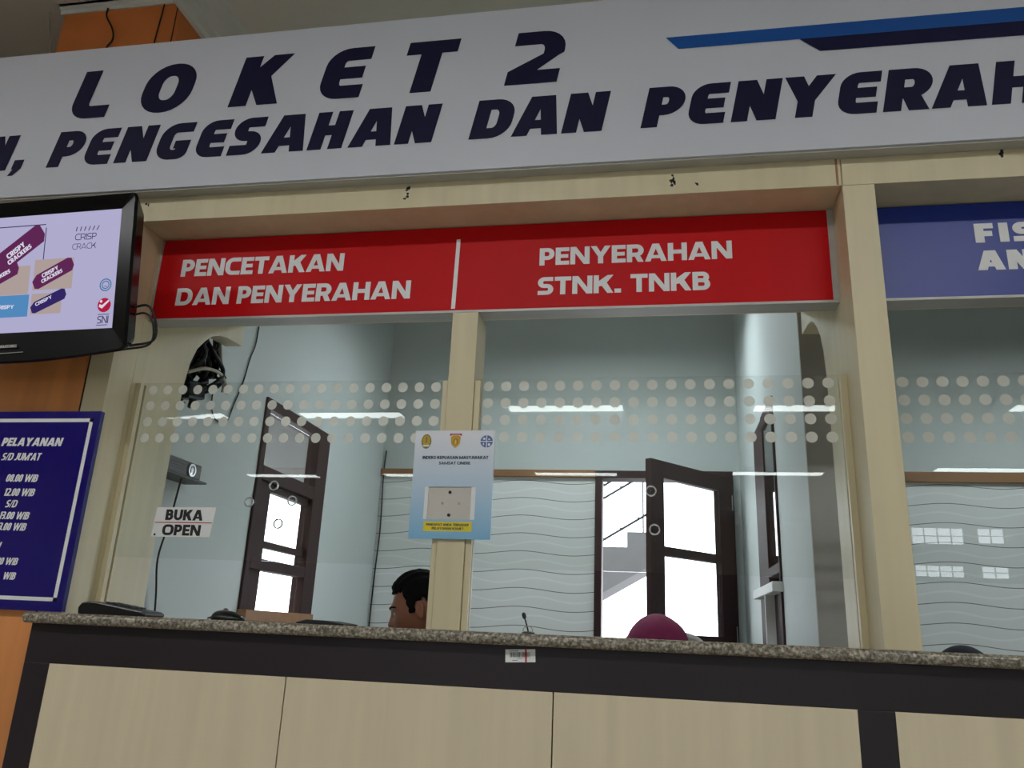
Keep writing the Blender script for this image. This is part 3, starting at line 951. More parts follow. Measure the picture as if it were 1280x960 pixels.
# ------------------------------------------------------------------ long white banner sign
bn = empty('banner_sign', (-.4, -.03, 2.357), 'long white sign reading LOKET 2 in dark navy letters', 'sign')
bn_x0, bn_x1 = -3.0, 2.2
MB().box(bn_x0, bn_x1, -.0535, -.0075, 2.358, 2.91).build('panel', SIGNW, bn)
mb = MB().box(bn_x0, bn_x1, -.046, -.0075, 2.353, 2.358)
mb.build('frame', ALU, bn)
yT = -.0545
H2, b2 = .131, 2.4575
row2 = [('N', -2.175, -2.066), (',', -2.046, -2.010), ('P', -1.917, -1.809), ('E', -1.792, -1.697), ('N', -1.676, -1.560), ('G', -1.541, -1.431), ('E', -1.404, -1.307), ('S', -1.290, -1.190),
        ('A', -1.175, -1.038), ('H', -1.027, -.916), ('A', -.897, -.763), ('N', -.752, -.638), ('D', -.527, -.410), ('A', -.402, -.268), ('N', -.257, -.142),
        ('P', -.034, .074), ('E', .090, .190), ('N', .210, .328), ('Y', .334, .467), ('E', .483, .585), ('R', .601, .716), ('A', .721, .855), ('H', .866, .982), ('A', .993, 1.127), ('N', 1.138, 1.254)]
mb = MB()
put_text(mb, text_faces(row2, H2, BANNER, .2), (0, yT, b2))
mb.build('lower_lettering', NAVY, bn)
H1, b1 = .184, 2.634
row1 = [('L', -1.885, -1.745), ('O', -1.640, -1.462), ('K', -1.313, -1.146), ('E', -1.022, -.880), ('T', -.767, -.606), ('2', -.430, -.274)]
mb = MB()
BIG = dict(BANNER); BIG['w'] = .335; BIG['h'] = .255; BIG['R'] = .3
for ch, a, b in row1:
    if ch == 'T':   # the bar's ends and the stem keep one width
        F = text_faces([(ch, a, b)], H1, dict(BIG, w=.36), .2)
    else:
        F = text_faces([(ch, a, b)], H1, BIG, .2)
    put_text(mb, F, (0, yT, b1))
mb.build('upper_lettering', NAVY, bn)
mb = MB()
mb.face([(.075, yT, 2.713), (2.2, yT, 2.711), (2.2, yT, 2.757), (.040, yT, 2.756)])
mb.build('blue_stripe', BLUE, bn)
mb = MB()
mb.face([(.457, yT - .0003, 2.667), (2.2, yT - .0003, 2.662), (2.2, yT - .0003, 2.7105), (.405, yT - .0003, 2.7125)])
mb.build('navy_stripe', NAVY2, bn)

# ------------------------------------------------------------------ red sign and blue sign over the windows
rs = empty('counter_sign', (-.54, .15, 2.0), 'red sign with white capitals reading PENCETAKAN and PENYERAHAN', 'sign')
MB().box(-1.5765, .4945, .1225, .13, 1.998, 2.272).build('face_panel', RED, rs)
MB().box(-1.5765, .4945, .130, .185, 1.992, 2.272).build('housing', ALU, rs)
MB().box(-1.5765, .4945, .121, .132, 1.991, 1.998).build('frame', ALU, rs)
MB().box(.478, .4945, .119, .1225, 1.998, 2.272).build('frame', ALU, rs)
MB().box(-1.5765, -1.571, .119, .1225, 1.998, 2.272).build('frame', ALU, rs)
ys = .1217
mb = MB()
fit_text(mb, 'PENCETAKAN', -1.494, -.944, 2.1415, .0595, ys, FUTURA)
fit_text(mb, 'DAN PENYERAHAN', -1.495, -.722, 2.0415, .059, ys, FUTURA)
fit_text(mb, 'PENYERAHAN', -.333, .217, 2.1335, .056, ys, FUTURA)
fit_text(mb, 'STNK. TNKB', -.335, .154, 2.0395, .056, ys, FUTURA)
mb.build('lettering', WHITEV, rs)
MB().face([(-.592, ys, 2.004), (-.580, ys, 2.004), (-.577, ys, 2.231), (-.589, ys, 2.231)]).build('divider_line', WHITEV, rs)
bs = empty('counter_sign', (1.6, .15, 2.0), 'slate blue sign with white capitals over the right counter window', 'sign')
MB().box(.5755, 2.6395, .1225, .13, 1.998, 2.272).build('face_panel', SLATE, bs)
MB().box(.5755, 2.6395, .130, .185, 1.992, 2.272).build('housing', ALU, bs)
MB().box(.5755, 2.6395, .121, .132, 1.991, 1.998).build('frame', ALU, bs)
mb = MB()
HEAVY = dict(FUTURA, w=.40, h=.27)
lt = [('F', 0, .047), ('I', .0605, .0835), ('S', .094, .146)]
put_text(mb, text_faces(lt, .057, HEAVY), (.852, ys, 2.1525))
lt = [('A', 0, .068), ('N', .075, .135)]
put_text(mb, text_faces(lt, .057, HEAVY), (.848, ys, 2.0715))
mb.build('lettering', WHITEV, bs)

# ------------------------------------------------------------------ blue notice board on the left
nb = empty('notice_board', (-1.9, -.012, 1.10), 'royal blue board of service hours left of the counter', 'notice board')
MB().box(-2.62, -1.566, -.02, -.005, 1.101, 1.656).build('board', BOARD, nb)
yb = -.0207
mb = MB()
for (a, b, c, d) in ((-2.60, -1.587, 1.624, 1.6345), (-2.60, -1.587, 1.127, 1.137), (-1.598, -1.587, 1.127, 1.6345), (-2.60, -2.589, 1.127, 1.6345)):
    mb.face([(a, yb, c), (b, yb, c), (b, yb, d), (a, yb, d)])
mb.build('border_line', WHITEV, nb)
mb = MB()


GROT2 = dict(GROT, w=.22, h=.17)


def rtext(mb, s, xr, zb, H, k=1.0):
    st = GROT if k > .85 else GROT2
    lt, W = natural(s, H, st)
    put_text(mb, text_faces([(c, a * k, b * k) for c, a, b in lt], H, st, .2), (xr - W * k, yb, zb))


for s, xr, zb, H, wd in (('PELAYANAN', -1.674, 1.553, .0245, .196), ("S/D JUM'AT", -1.733, 1.511, .0215, .140), ('08.00 WIB', -1.727, 1.449, .0215, .112), ('12.00 WIB', -1.727, 1.4085, .0215, .112),
                         ('S/D', -1.775, 1.376, .021, .045), ('13.00 WIB', -1.728, 1.343, .021, .110), ('15.00 WIB'.replace('5', '3'), -1.730, 1.312, .021, .110),
                         ('U', -1.797, 1.259, .021, .016), ('00 WIB', -1.732, 1.2185, .0195, .078), ('WIB', -1.729, 1.1795, .0195, .046)):
    lt, W = natural(s, H, GROT)
    rtext(mb, s, xr, zb, H, wd / W if s == 'PELAYANAN' else min(.84, wd / natural(s, H, GROT2)[1]))
mb.build('lettering', WHITEV, nb)

# ------------------------------------------------------------------ television
tv = empty('television', (-1.78, -.19, 2.0), 'black flat television showing a snack advert, left of the red sign', 'television')
TR = Vector((-1.47412, -.21692, 2.19269)); tt, tr_ = .138987, .0214647
n0 = Vector((0, -1, 0)); up0 = Vector((0, 0, 1)) * math.cos(tt) + n0 * math.sin(tt); rx0 = Vector((1, 0, 0))
TX = rx0 * math.cos(tr_) + up0 * math.sin(tr_); TU = -rx0 * math.sin(tr_) + up0 * math.cos(tr_); TN = TX.cross(TU).normalized()
if TN.y > 0:
    TN = -TN
SW, SH = .613, .345


def tvp(u, v, n=0.0):
    return TR + TX * u + TU * v + TN * n


# bezel: rounded rectangle with slightly bowed lower edge, and a rim, moulded as one shell
def rr_poly(u0, u1, v0, v1, r, bow=0.0, n=6):
    pts = []
    for cx, cy, a0 in ((u1 - r, v1 - r, 0), (u0 + r, v1 - r, PI / 2), (u0 + r, v0 + r, PI), (u1 - r, v0 + r, 1.5 * PI)):
        for k in range(n + 1):
            a = a0 + PI / 2 * k / n
            pts.append([cx + r * math.cos(a), cy + r * math.sin(a)])
    if bow:
        i0 = 3 * (n + 1)
        lo = [(u0 + r + (u1 - u0 - 2 * r) * k / 10, v0 - bow * math.sin(PI * k / 10)) for k in range(1, 10)]
        pts[i0:i0] = [list(p) for p in lo]
    return pts


def tv_ring(mb, outer, inner, n1, n2):
    k = len(outer)
    for i in range(k):
        j = (i + 1) % k
        mb.face([tvp(*outer[i], n1), tvp(*outer[j], n1), tvp(*inner[j], n2), tvp(*inner[i], n2)])


mb = MB()
out1 = rr_poly(-SW - .046, .046, -SH - .062, .040, .018, .022)
out0 = rr_poly(-SW - .051, .051, -SH - .067, .045, .02, .022)
inn = rr_poly(-SW, 0, -SH, 0, .0005, .0001)
bk = rr_poly(-SW - .03, .03, -SH - .045, .025, .03, .01)
tv_ring(mb, out1, inn, .012, .002)
tv_ring(mb, out0, out1, .004, .012)
tv_ring(mb, bk, out0, -.055, .004)
mb.face([tvp(*p, -.055) for p in bk][::-1])
mb.build('cabinet', GLOSSB, tv)
mb = MB().face([tvp(-SW, -SH, .0015), tvp(0, -SH, .0015), tvp(0, 0, .0015), tvp(-SW, 0, .0015)])
scr = mb.build('screen', SCREEN, tv)
TVN = .0022


def tquad(mb, pts, lift=0.0):
    mb.face([tvp(u, v, TVN + lift) for u, v in pts])


def ttext(mb, s, u, v, H, wd, ang=0.0, st=None, shear=0.0, lift=.0006):
    st = st or FUTURA
    lt, W = natural(s, H, st)
    k = wd / W
    ca, sa = math.cos(ang), math.sin(ang)
    for f in text_faces([(c, a * k, b * k) for c, a, b in lt], H, st, shear):
        q = []
        for p in f:
            P = tvp(u + p[0] * ca - p[1] * sa, v + p[0] * sa + p[1] * ca, TVN + lift + p[2] * LIFT)
            if not q or (P - q[-1]).length > 1e-6:
                q.append(P)
        if len(q) > 2 and (q[0] - q[-1]).length < 1e-6:
            q.pop()
        if len(q) > 2:
            mb.face(q)


def pack(u, v, L, Wd, ang, m_i, mb):
    ca, sa = math.cos(ang), math.sin(ang)
    pts = [(-.5, -.35), (-.42, -.5), (.42, -.5), (.5, -.2), (.5, .35), (.42, .5), (-.36, .5), (-.5, .2)]
    mb.m = m_i
    tquad(mb, [(u + a * L * ca - b * Wd * sa, v + a * L * sa + b * Wd * ca) for a, b in pts], .0002)


mb = MB()
mb.m = 0     # tan photo fields behind the packs
tquad(mb, [(-.262, -.225), (-.137, -.225), (-.137, -.135), (-.262, -.135)])
tquad(mb, [(-.390, -.235), (-.275, -.235), (-.275, -.15), (-.390, -.15)])
tquad(mb, [(-.262, -.295), (-.165, -.295), (-.165, -.235), (-.262, -.235)])
mb.m = 3
tquad(mb, [(-.42, -.300), (-.270, -.300), (-.270, -.236), (-.42, -.236)])
pack(-.315, -.098, .17, .06, .62, 1, mb)
pack(-.200, -.178, .135, .042, .45, 1, mb)
pack(-.375, -.175, .13, .05, .45, 1, mb)
pack(-.207, -.258, .115, .033, .4, 2, mb)
mb.m = 4
ttext(mb, 'CRISPY', -.350, -.128, .016, .065, .62)
ttext(mb, 'CRACKERS', -.345, -.146, .014, .085, .62)
ttext(mb, 'CRISPY', -.232, -.190, .012, .055, .45)
ttext(mb, 'CRACKERS', -.232, -.206, .011, .07, .45)
ttext(mb, 'CRACKERS', -.405, -.200, .012, .075, .45)
ttext(mb, 'CRISPY', -.245, -.272, .010, .055, .4)
ttext(mb, 'CRISPY', -.375, -.275, .011, .06, 0)
mb.build('advert_packs', [SC_TAN, SC_PURP, SC_DARK, SC_BLUE, SC_WHITE], scr)
mb = MB()
ttext(mb, 'CRISP', -.140, -.085, .019, .068, 0, dict(FUTURA, w=.12, h=.12))
ttext(mb, 'CRACK', -.146, -.112, .017, .075, 0, dict(FUTURA, w=.1, h=.1))
for i in range(6):
    u = -.14 + i * .013
    tquad(mb, [(u, -.058), (u + .003, -.058), (u + .005 + .001 * i, -.045), (u + .002 + .001 * i, -.045)])
ttext(mb, 'SNI', -.047, -.331, .021, .034, 0, dict(GROT, w=.14, h=.12))
tquad(mb, [(-.050, -.3365), (-.016, -.3365), (-.016, -.3345), (-.050, -.3345)])
tquad(mb, [(-.047, -.3065), (-.012, -.3065), (-.012, -.3045), (-.047, -.3045)])
tquad(mb, [(-.2375, -.135), (-.2345, -.135), (-.2345, -.04), (-.2375, -.04)])
tquad(mb, [(-.41, -.032), (-.238, -.032), (-.238, -.029), (-.41, -.029)])
mb.build('advert_lettering', SC_INK, scr)


def tdisc(mb, u, v, r, r0=0.0, n=24, lift=0.0):
    if r0 == 0:
        mb.face([tvp(u + r * math.cos(2 * PI * i / n), v + r * math.sin(2 * PI * i / n), TVN + lift) for i in range(n)])
    else:
        for i in range(n):
            a, b = 2 * PI * i / n, 2 * PI * (i + 1) / n
            mb.face([tvp(u + rr * math.cos(an), v + rr * math.sin(an), TVN + lift) for rr, an in ((r, a), (r, b), (r0, b), (r0, a))])


mb = MB()
mb.m = 0; tdisc(mb, -.030, -.279, .0205)
mb.m = 1; mb.face([tvp(u, v, TVN + .0005) for u, v in ((-.046, -.283), (-.036, -.289), (-.014, -.268), (-.017, -.264), (-.036, -.279), (-.044, -.276))])
tdisc(mb, -.040, -.268, .004, lift=.0005)
mb.m = 2; tdisc(mb, -.031, -.221, .0185, .0150); tdisc(mb, -.031, -.221, .012, .009)
tquad(mb, [(-.036, -.226), (-.026, -.226), (-.026, -.224), (-.036, -.224)])
mb.build('advert_badges', [SC_RED, SC_WHITE, SC_TEAL], scr)
mb = MB()
for f in text_faces(*((lambda L: (L[0], .0085))(natural('SAMSUNG', .0085, GROT))), GROT):
    mb.face([tvp(-.345 + p[0] * 1.15, -.3905 + p[1], .0125 + p[2] * LIFT) for p in f])
mb.face([tvp(u, v, .0125) for u, v in ((-.36, -.408), (-.262, -.405), (-.262, -.4035), (-.36, -.4055))])
mb.build('maker_lettering', ALU, tv)
mb = MB().box(-1.86, -1.70, -.125, -.0, 1.92, 2.10).box(-1.90, -1.66, -.02, -.0, 1.86, 2.16)
mb.build('wall_bracket', RUBBER, tv)
mb = MB()
mb.tube([tvp(.02, -.28, -.04), tvp(.075, -.275, -.04), tvp(.095, -.32, -.05), tvp(.085, -.37, -.06), tvp(.02, -.385, -.05)], .0035, 8)
mb.tube([tvp(.02, -.30, -.045), tvp(.065, -.295, -.045), tvp(.088, -.325, -.05), tvp(.075, -.38, -.06), tvp(.0, -.395, -.05)], .003, 8)
mb.build('power_cable', RUBBER, tv)

# ------------------------------------------------------------------ rating panel on the middle post
rp = empty('rating_panel', (-.548, .1145, 1.481), 'pale blue panel with three emblems on the middle post', 'panel')
rp.rotation_euler = (0, math.radians(-.3), 0)
ORIG[rp.name] = (-.548, .1145, 1.481)


def rel(mb, name, m, parent=rp, bevel=0.0):
    """geometry given relative to the panel centre"""
    mb.v = [(v[0] - .548, v[1] + .1145, v[2] + 1.481) for v in mb.v]
    return mb.build(name, m, parent, bevel=bevel, loc=(-.548, .1145, 1.481))


hx0, hx1, hz0, hz1 = -.079, .064, -.097, -.008
mb = MB()
for a, b, c, d in ((-.1165, .1105, hz1, .150), (-.1165, .1105, -.149, hz0), (-.1165, hx0, hz0, hz1), (hx1, .1105, hz0, hz1)):
    mb.box(a, b, -.004, .0, c, d)
rel(mb, 'board', POSTER)
mb = MB().box(hx0 - .006, hx1 + .006, .0, .003, hz0 - .006, hz1 + .006)
rel(mb, 'back_plate', PLATE)
rel(MB().box(hx0, hx0 + .010, -.0035, .0, hz0, hz1), 'acrylic_edge', WHITEV)
rel(MB().box(hx1 - .012, hx1, -.0035, .0, hz0, hz1), 'acrylic_edge', WHITEV)
for x, z in ((-.008, -.023), (-.008, -.085)):
    rel(MB().lathe((x, .0, z), (0, -1, 0), [(.0045, 0), (.0045, .002)], 14), 'screw_hole', INK)
for x, z in ((-.028, -.053), (.018, -.053)):
    rel(MB().lathe((x, .0, z), (0, -1, 0), [(.0035, 0), (.003, .003)], 12), 'screw', CHROME)
mb = MB().face([(-.076, -.0045, -.129), (.058, -.0045, -.129), (.058, -.0045, -.103), (-.076, -.0045, -.103)])
rel(mb, 'yellow_label', YELLOW)
mb = MB()
fit_text(mb, 'PENDAPAT ANDA TERHADAP', -.068, .050, -.1145, .0062, -.0052, FUTURA)
fit_text(mb, 'PELAYANAN KAMI ?', -.052, .036, -.1245, .0062, -.0052, FUTURA)
fit_text(mb, 'INDEKS KEPUASAN MASYARAKAT', -.092, .095, .069, .0088, -.0047, FUTURA)
fit_text(mb, 'SAMSAT CINERE', -.044, .045, .0535, .0078, -.0047, FUTURA)
rel(mb, 'lettering', INKB)
mb = MB()
mb.m = 0; mb.face(disc_pts(-.084, .119, .0145, .021, -.0045))
mb.m = 1; mb.face(disc_pts(-.084, .121, .0105, .0155, -.0049))
mb.m = 2; mb.face([(-.0945, -.0052, .109), (-.0735, -.0052, .109), (-.077, -.0052, .104), (-.091, -.0052, .104)])
mb.m = 3; mb.face([(-.086, -.0052, .114), (-.082, -.0052, .114), (-.081, -.0052, .129), (-.084, -.0052, .133), (-.087, -.0052, .129)])
rel(mb, 'oval_emblem', [GREENP, GOLD, PAPER, GREENP])
mb = MB()
mb.m = 0
mb.face([(-.017, -.0045, .141), (.017, -.0045, .141), (.017, -.0045, .134), (.010, -.0045, .1375), (-.010, -.0045, .1375), (-.017, -.0045, .134)])
mb.m = 1
mb.face([(-.014, -.0047, .132), (-.007, -.0047, .136), (.007, -.0047, .136), (.014, -.0047, .132), (.0125, -.0047, .112), (.006, -.0047, .105), (0, -.0047, .1), (-.006, -.0047, .105), (-.0125, -.0047, .112)])
mb.m = 2
mb.face(disc_pts(0, .118, .007, .0085, -.0051, 16))
mb.m = 3
mb.face([(-.002, -.0055, .111), (.002, -.0055, .111), (.003, -.0055, .119), (0, -.0055, .125), (-.003, -.0055, .119)])
rel(mb, 'shield_emblem', [REDINK, GOLD, RAILW, YELLOW])
mb = MB()
mb.m = 0; mb.face(disc_pts(.088, .1185, .0175, .0175, -.0045, 24))
mb.m = 1
for a, b, c, d in ((.0868, .0892, .101, .136), (.0705, .1055, .1173, .1197), (.078, .084, .123, .129), (.092, .098, .123, .126), (.078, .081, .108, .114), (.092, .0985, .106, .113)):
    mb.face([(a, -.0049, c), (b, -.0049, c), (b, -.0049, d), (a, -.0049, d)])
rel(mb, 'round_emblem', [BLUEP, PAPER])

# ------------------------------------------------------------------ open sign behind the left glass
op = empty('open_sign', (-1.353, .136, 1.323), 'small white card reading BUKA OPEN on the left glass', 'sign')
MB().face([(-1.4485, .1372, 1.3215), (-1.2635, .1372, 1.3235), (-1.2565, .1372, 1.4095), (-1.4435, .1372, 1.4065)]).face([(-1.4485, .1385, 1.3215), (-1.4435, .1385, 1.4065), (-1.2565, .1385, 1.4095), (-1.2635, .1385, 1.3235)]).build('card', PAPER, op)
mb = MB()
fit_text(mb, 'BUKA', -1.412, -1.293, 1.370, .031, .1366, GROT)
fit_text(mb, 'OPEN', -1.415, -1.294, 1.3265, .031, .1366, GROT)
mb.face([(-1.440, .1366, 1.325), (-1.434, .1366, 1.325), (-1.434, .1366, 1.331), (-1.440, .1366, 1.331)])
mb.build('lettering', INK, op)
mb = MB().face([(-1.443, .1366, 1.3615), (-1.262, .1366, 1.3630), (-1.262, .1366, 1.3655), (-1.443, .1366, 1.3640)])
mb.build('red_rule', REDINK, op)

# ------------------------------------------------------------------ inventory sticker on the counter
bc = empty('barcode_sticker', (-.300, yF, 1.05), 'white barcode sticker with red line on the dark counter band', 'sticker')
ca, sa = math.cos(.05), math.sin(.05)


def stk(u, v, y):
    return (-.300 + u * ca - v * sa, y, 1.0512 + u * sa + v * ca)


def sq(mb, u0, u1, v0, v1, y):
    mb.face([stk(u0, v0, y), stk(u1, v0, y), stk(u1, v1, y), stk(u0, v1, y)])


mb = MB(); sq(mb, -.0335, .0335, -.0135, .0135, yF - .0006); mb.build('paper', PAPER, bc)
mb = MB()
rnd = random.Random(11)
u = -.024
while u < .022:
    wdt = rnd.choice((.0006, .0009, .0014)); sq(mb, u, u + wdt, -.003, .0075, yF - .0009); u += wdt + rnd.choice((.0006, .001, .0013))
sq(mb, -.025, -.004, .0095, .0107, yF - .0009); sq(mb, -.018, -.006, -.010, -.009, yF - .0009); sq(mb, -.008, .004, -.006, -.0052, yF - .0009)
mb.build('barcode', INK, bc)
mb = MB(); sq(mb, .0105, .0145, -.0145, .0145, yF - .0011); mb.build('red_line', REDINK, bc)

# ------------------------------------------------------------------ small things on the worktop
ph = empty('card_terminal', (-1.40, .0, ZT), 'black wedge shaped device on the worktop at the far left', 'device')
mb = MB()
mb.prism([(-1.495, ZT), (-1.497, ZT + .017), (-1.488, ZT + .029), (-1.470, ZT + .033), (-1.445, ZT + .032), (-1.31, ZT + .013), (-1.300, ZT + .008), (-1.300, ZT)], 'y', -.05, .04)
mb.build('body', BLACK, ph, bevel=.004)
for i in range(4):
    for j in range(3):
        c = (-1.42 + i * .022, -.03 + j * .022, ZT + .0285 - (i * .022 + .0) * .14)
        MB().obox(c, (.99, 0, -.14), (0, 1, 0), (.14, 0, .99), .007, .007, .004).build('key', RUBBER, ph)
mo = empty('computer_mouse', (-1.21, .21, ZT), 'black rounded mouse on the worktop below the left window', 'mouse')
bmx = bmesh.new()
bmesh.ops.create_uvsphere(bmx, u_segments=24, v_segments=14, radius=1.0)
for v in bmx.verts:
    v.co = Vector((v.co.x * .052, v.co.y * .031, max(v.co.z, 0) ** .8 * .027 * (1 - .25 * v.co.x) if v.co.z > 0 else 0))
me = bpy.data.meshes.new('shell'); bmx.to_mesh(me); bmx.free()
for p in me.polygons:
    p.use_smooth = True
me.materials.append(BLACK)
o = bpy.data.objects.new('shell', me); COL.objects.link(o); o.parent = mo
MB().tube([(-1.228, .21, ZT + .0265), (-1.222, .21, ZT + .031), (-1.213, .21, ZT + .028)], .003, 8).build('scroll_wheel', CHROME, mo)
MB().tube([(-1.262, .21, ZT + .008), (-1.29, .24, ZT + .004), (-1.32, .30, ZT + .004), (-1.33, .36, ZT + .004)], .002, 6).build('cord', RUBBER, mo)
pd = empty('writing_pad', (-.915, .22, ZT), 'thin dark flat pad lying on the worktop left of the man', 'pad')
MB().prism([(-.985, ZT), (-.985, ZT + .004), (-.955, ZT + .012), (-.90, ZT + .011), (-.845, ZT + .004), (-.845, ZT)], 'y', .17, .28).build('cover', RUBBER, pd, bevel=.002)
MB().box(-.965, -.85, .175, .275, ZT + .0, ZT + .003).build('sheet', PAPER, pd)
mi = empty('gooseneck_microphone', (-.36, .28, ZT), 'small black gooseneck microphone on the worktop', 'microphone')
MB().lathe((-.352, .28, ZT), (0, 0, 1), [(.018, 0), (.018, .003), (.012, .006)], 20).build('base', RUBBER, mi)
MB().tube([(-.352, .28, ZT + .004), (-.357, .28, ZT + .022), (-.364, .28, ZT + .042)], .0022, 8).build('stem', RUBBER, mi)
MB().lathe((-.363, .28, ZT + .039), (-.3, 0, 1), [(.003, 0), (.0055, .004), (.006, .011), (.004, .016), (.001, .018)], 14).build('head', BLACK, mi)
mb = MB().tube([(-.352 + .013 * math.cos(a), .27, ZT + .009 + .011 * math.sin(a)) for a in [PI * 2 * i / 14 for i in range(15)]], .0012, 6)
mb.build('cable_loop', BEIGEC, mi)

# ------------------------------------------------------------------ cables and box on the left office wall
cb = empty('cable_bundle', (-1.74, .82, 1.9), 'tangled bundle of black cables and adapters behind the left jamb', 'cables')
rnd = random.Random(5)
mb = MB()
for i in range(20):
    y0 = .58 + rnd.uniform(0, .16)
    pts = [(-1.755 + rnd.uniform(-.02, .06), y0 + rnd.uniform(-.02, .02), 2.19 + rnd.uniform(-.02, .03))]
    zz = 2.12
    while zz > 1.93:
        pts.append((-1.755 + rnd.uniform(-.015, .09), y0 + rnd.uniform(-.045, .045), zz)); zz -= rnd.uniform(.04, .09)
    pts.append((-1.76 + rnd.uniform(0, .03), y0 - .03 + rnd.uniform(-.03, .0), 1.90 + rnd.uniform(-.04, .03)))
    mb.tube(pts, rnd.uniform(.004, .009), 7)
mb.build('black_cables', RUBBER, cb)
mb = MB()
for c_, k_, h_ in (((-1.73, .62, 2.06), .2, (.04, .035, .075)), ((-1.72, .72, 2.05), -.2, (.035, .025, .055)), ((-1.73, .63, 1.92), .2, (.035, .06, .035))):
    MB().obox(c_, (1, 0, 0), (0, .97, k_), (0, -k_, .97), *h_).build('adapter', GLOSSB, cb, bevel=.01)
mb = MB()
mb.tube([(-1.675, .52, 1.955), (-1.66, .60, 1.995), (-1.66, .70, 2.01), (-1.67, .77, 1.99), (-1.68, .81, 1.96)], .0065, 8)
mb.tube([(-1.68, .70, 2.16), (-1.675, .72, 2.08), (-1.68, .77, 2.0), (-1.69, .79, 1.96)], .005, 8)
mb.build('beige_cable', BEIGEC, cb)
mb = MB()
for i in range(4):
    mb.tube([(-1.76, .57 + .03 * i, 1.88), (-1.765, .55 + .06 * rnd.random(), 1.80), (-1.77, .58 + .05 * rnd.random(), 1.72), (-1.775, .55 + .02 * i, 1.66)], .004, 7)
mb.build('hanging_cables', RUBBER, cb)
mb = MB().tube([(-1.785, 1.166, 2.40), (-1.785, 1.16, 2.30), (-1.785, 1.13, 2.22), (-1.785, 1.10, 2.10), (-1.785, 1.05, 1.98), (-1.785, 1.02, 1.905), (-1.785, .97, 1.885), (-1.785, .92, 1.89), (-1.785, .885, 1.93), (-1.78, .87, 2.0)], .003, 6)
tag(mb.build('thin_wire', RUBBER), 'single thin black wire drooping on the pale left office wall', 'wire')
mb = MB().box(-1.79, -1.695, .49, .79, 1.590, 1.597)
tag(mb.build('wall_shelf', RUBBER), 'thin dark shelf under the black box on the left office wall', 'shelf')
sp = empty('wall_device', (-1.745, .64, 1.597), 'black box with round silver dial on the thin wall shelf', 'device')
MB().box(-1.788, -1.702, .515, .755, 1.5975, 1.655).build('case', BLACK, sp, bevel=.005)
mb = MB()
mb.ring((-1.702, .685, 1.625), (1, 0, 0), .017, .024, .006, 24); mb.lathe((-1.702, .685, 1.625), (1, 0, 0), [(.016, 0), (.016, .004), (.008, .006)], 20)
mb.build('dial', CHROME, sp)
mb = MB()
for i in range(4):
    mb.box(-1.7025, -1.700, .53, .64, 1.606 + i * .010, 1.610 + i * .010)
mb.build('grille', RUBBER, sp)
mb = MB()
mb.tube([(-1.72, .66, 1.592), (-1.73, .66, 1.50), (-1.74, .66, 1.42), (-1.76, .66, 1.30), (-1.77, .70, 1.18), (-1.77, .72, 1.06)], .0035, 7)
mb.tube([(-1.74, .53, 1.592), (-1.76, .55, 1.52), (-1.77, .51, 1.45)], .008, 7)
mb.tube([(-1.75, .54, 1.592), (-1.765, .57, 1.53), (-1.775, .52, 1.44)], .007, 7)
tag(mb.build('cable', RUBBER), 'black cables hanging below the black box down the left office wall', 'cable')
mb = MB().tube([(-1.765, 2.985, 2.22), (-1.77, 2.985, 2.05), (-1.76, 2.985, 1.70), (-1.77, 2.985, 1.40), (-1.775, 2.985, 1.05), (-1.775, 2.985, .3)], .005, 7)
tag(mb.build('corner_cable', RUBBER), 'dark cable running down the far corner of the left office', 'cable')

# wires over the column
mb = MB().tube([(-2.10, .238, 3.372), (-2.095, .235, 3.33), (-2.06, .238, 3.27), (-2.05, .240, 3.22), (-2.075, .242, 3.17), (-2.11, .245, 3.0)], .0035, 7)
tag(mb.build('column_cable', RUBBER), 'black cable hanging down the front of the orange column', 'cable')
mb = MB().tube([(-1.86, .245, 3.37), (-1.865, .245, 3.28), (-1.87, .246, 3.2), (-1.875, .247, 3.0)], .0025, 7).tube([(-1.80, .245, 3.35), (-1.80, .245, 3.2), (-1.805, .245, 3.0)], .002, 7)
tag(mb.build('column_wire', RUBBER), 'pair of thin dark wires at the right edge of the orange column', 'wire')
mb = MB().tube([(-2.375, .25, 3.399), (-2.36, .25, 3.33), (-2.325, .25, 3.2), (-2.32, .25, 3.0)], .004, 7)
tag(mb.build('white_wire', BEIGEC), 'pale wire hanging from the ceiling left of the orange column', 'wire')

# ------------------------------------------------------------------ people
def ev_mesh(o):
    dg = bpy.context.evaluated_depsgraph_get()
    return bpy.data.meshes.new_from_object(o.evaluated_get(dg))


def skin_to_mesh(nodes, edges, sub=1):
    """nodes: list of (co, radius)"""
    me = bpy.data.meshes.new('tmp'); me.from_pydata([n[0] for n in nodes], edges, [])
    o = bpy.data.objects.new('tmp', me); COL.objects.link(o)
    sk = o.modifiers.new('s', 'SKIN'); sk.use_smooth_shade = True; sk.branch_smoothing = .3
    for i, n in enumerate(nodes):
        o.data.skin_vertices[0].data[i].radius = (n[1], n[1]) if not isinstance(n[1], tuple) else n[1]
        o.data.skin_vertices[0].data[i].use_root = (i == 0)
    ss = o.modifiers.new('u', 'SUBSURF'); ss.levels = sub; ss.render_levels = sub
    bpy.context.view_layer.update()
    m = ev_mesh(o)
    bpy.data.objects.remove(o)
    return m


def g2(x, z, cx, cz, sx, sz):
    return math.exp(-((x - cx) / sx) ** 2 - ((z - cz) / sz) ** 2)


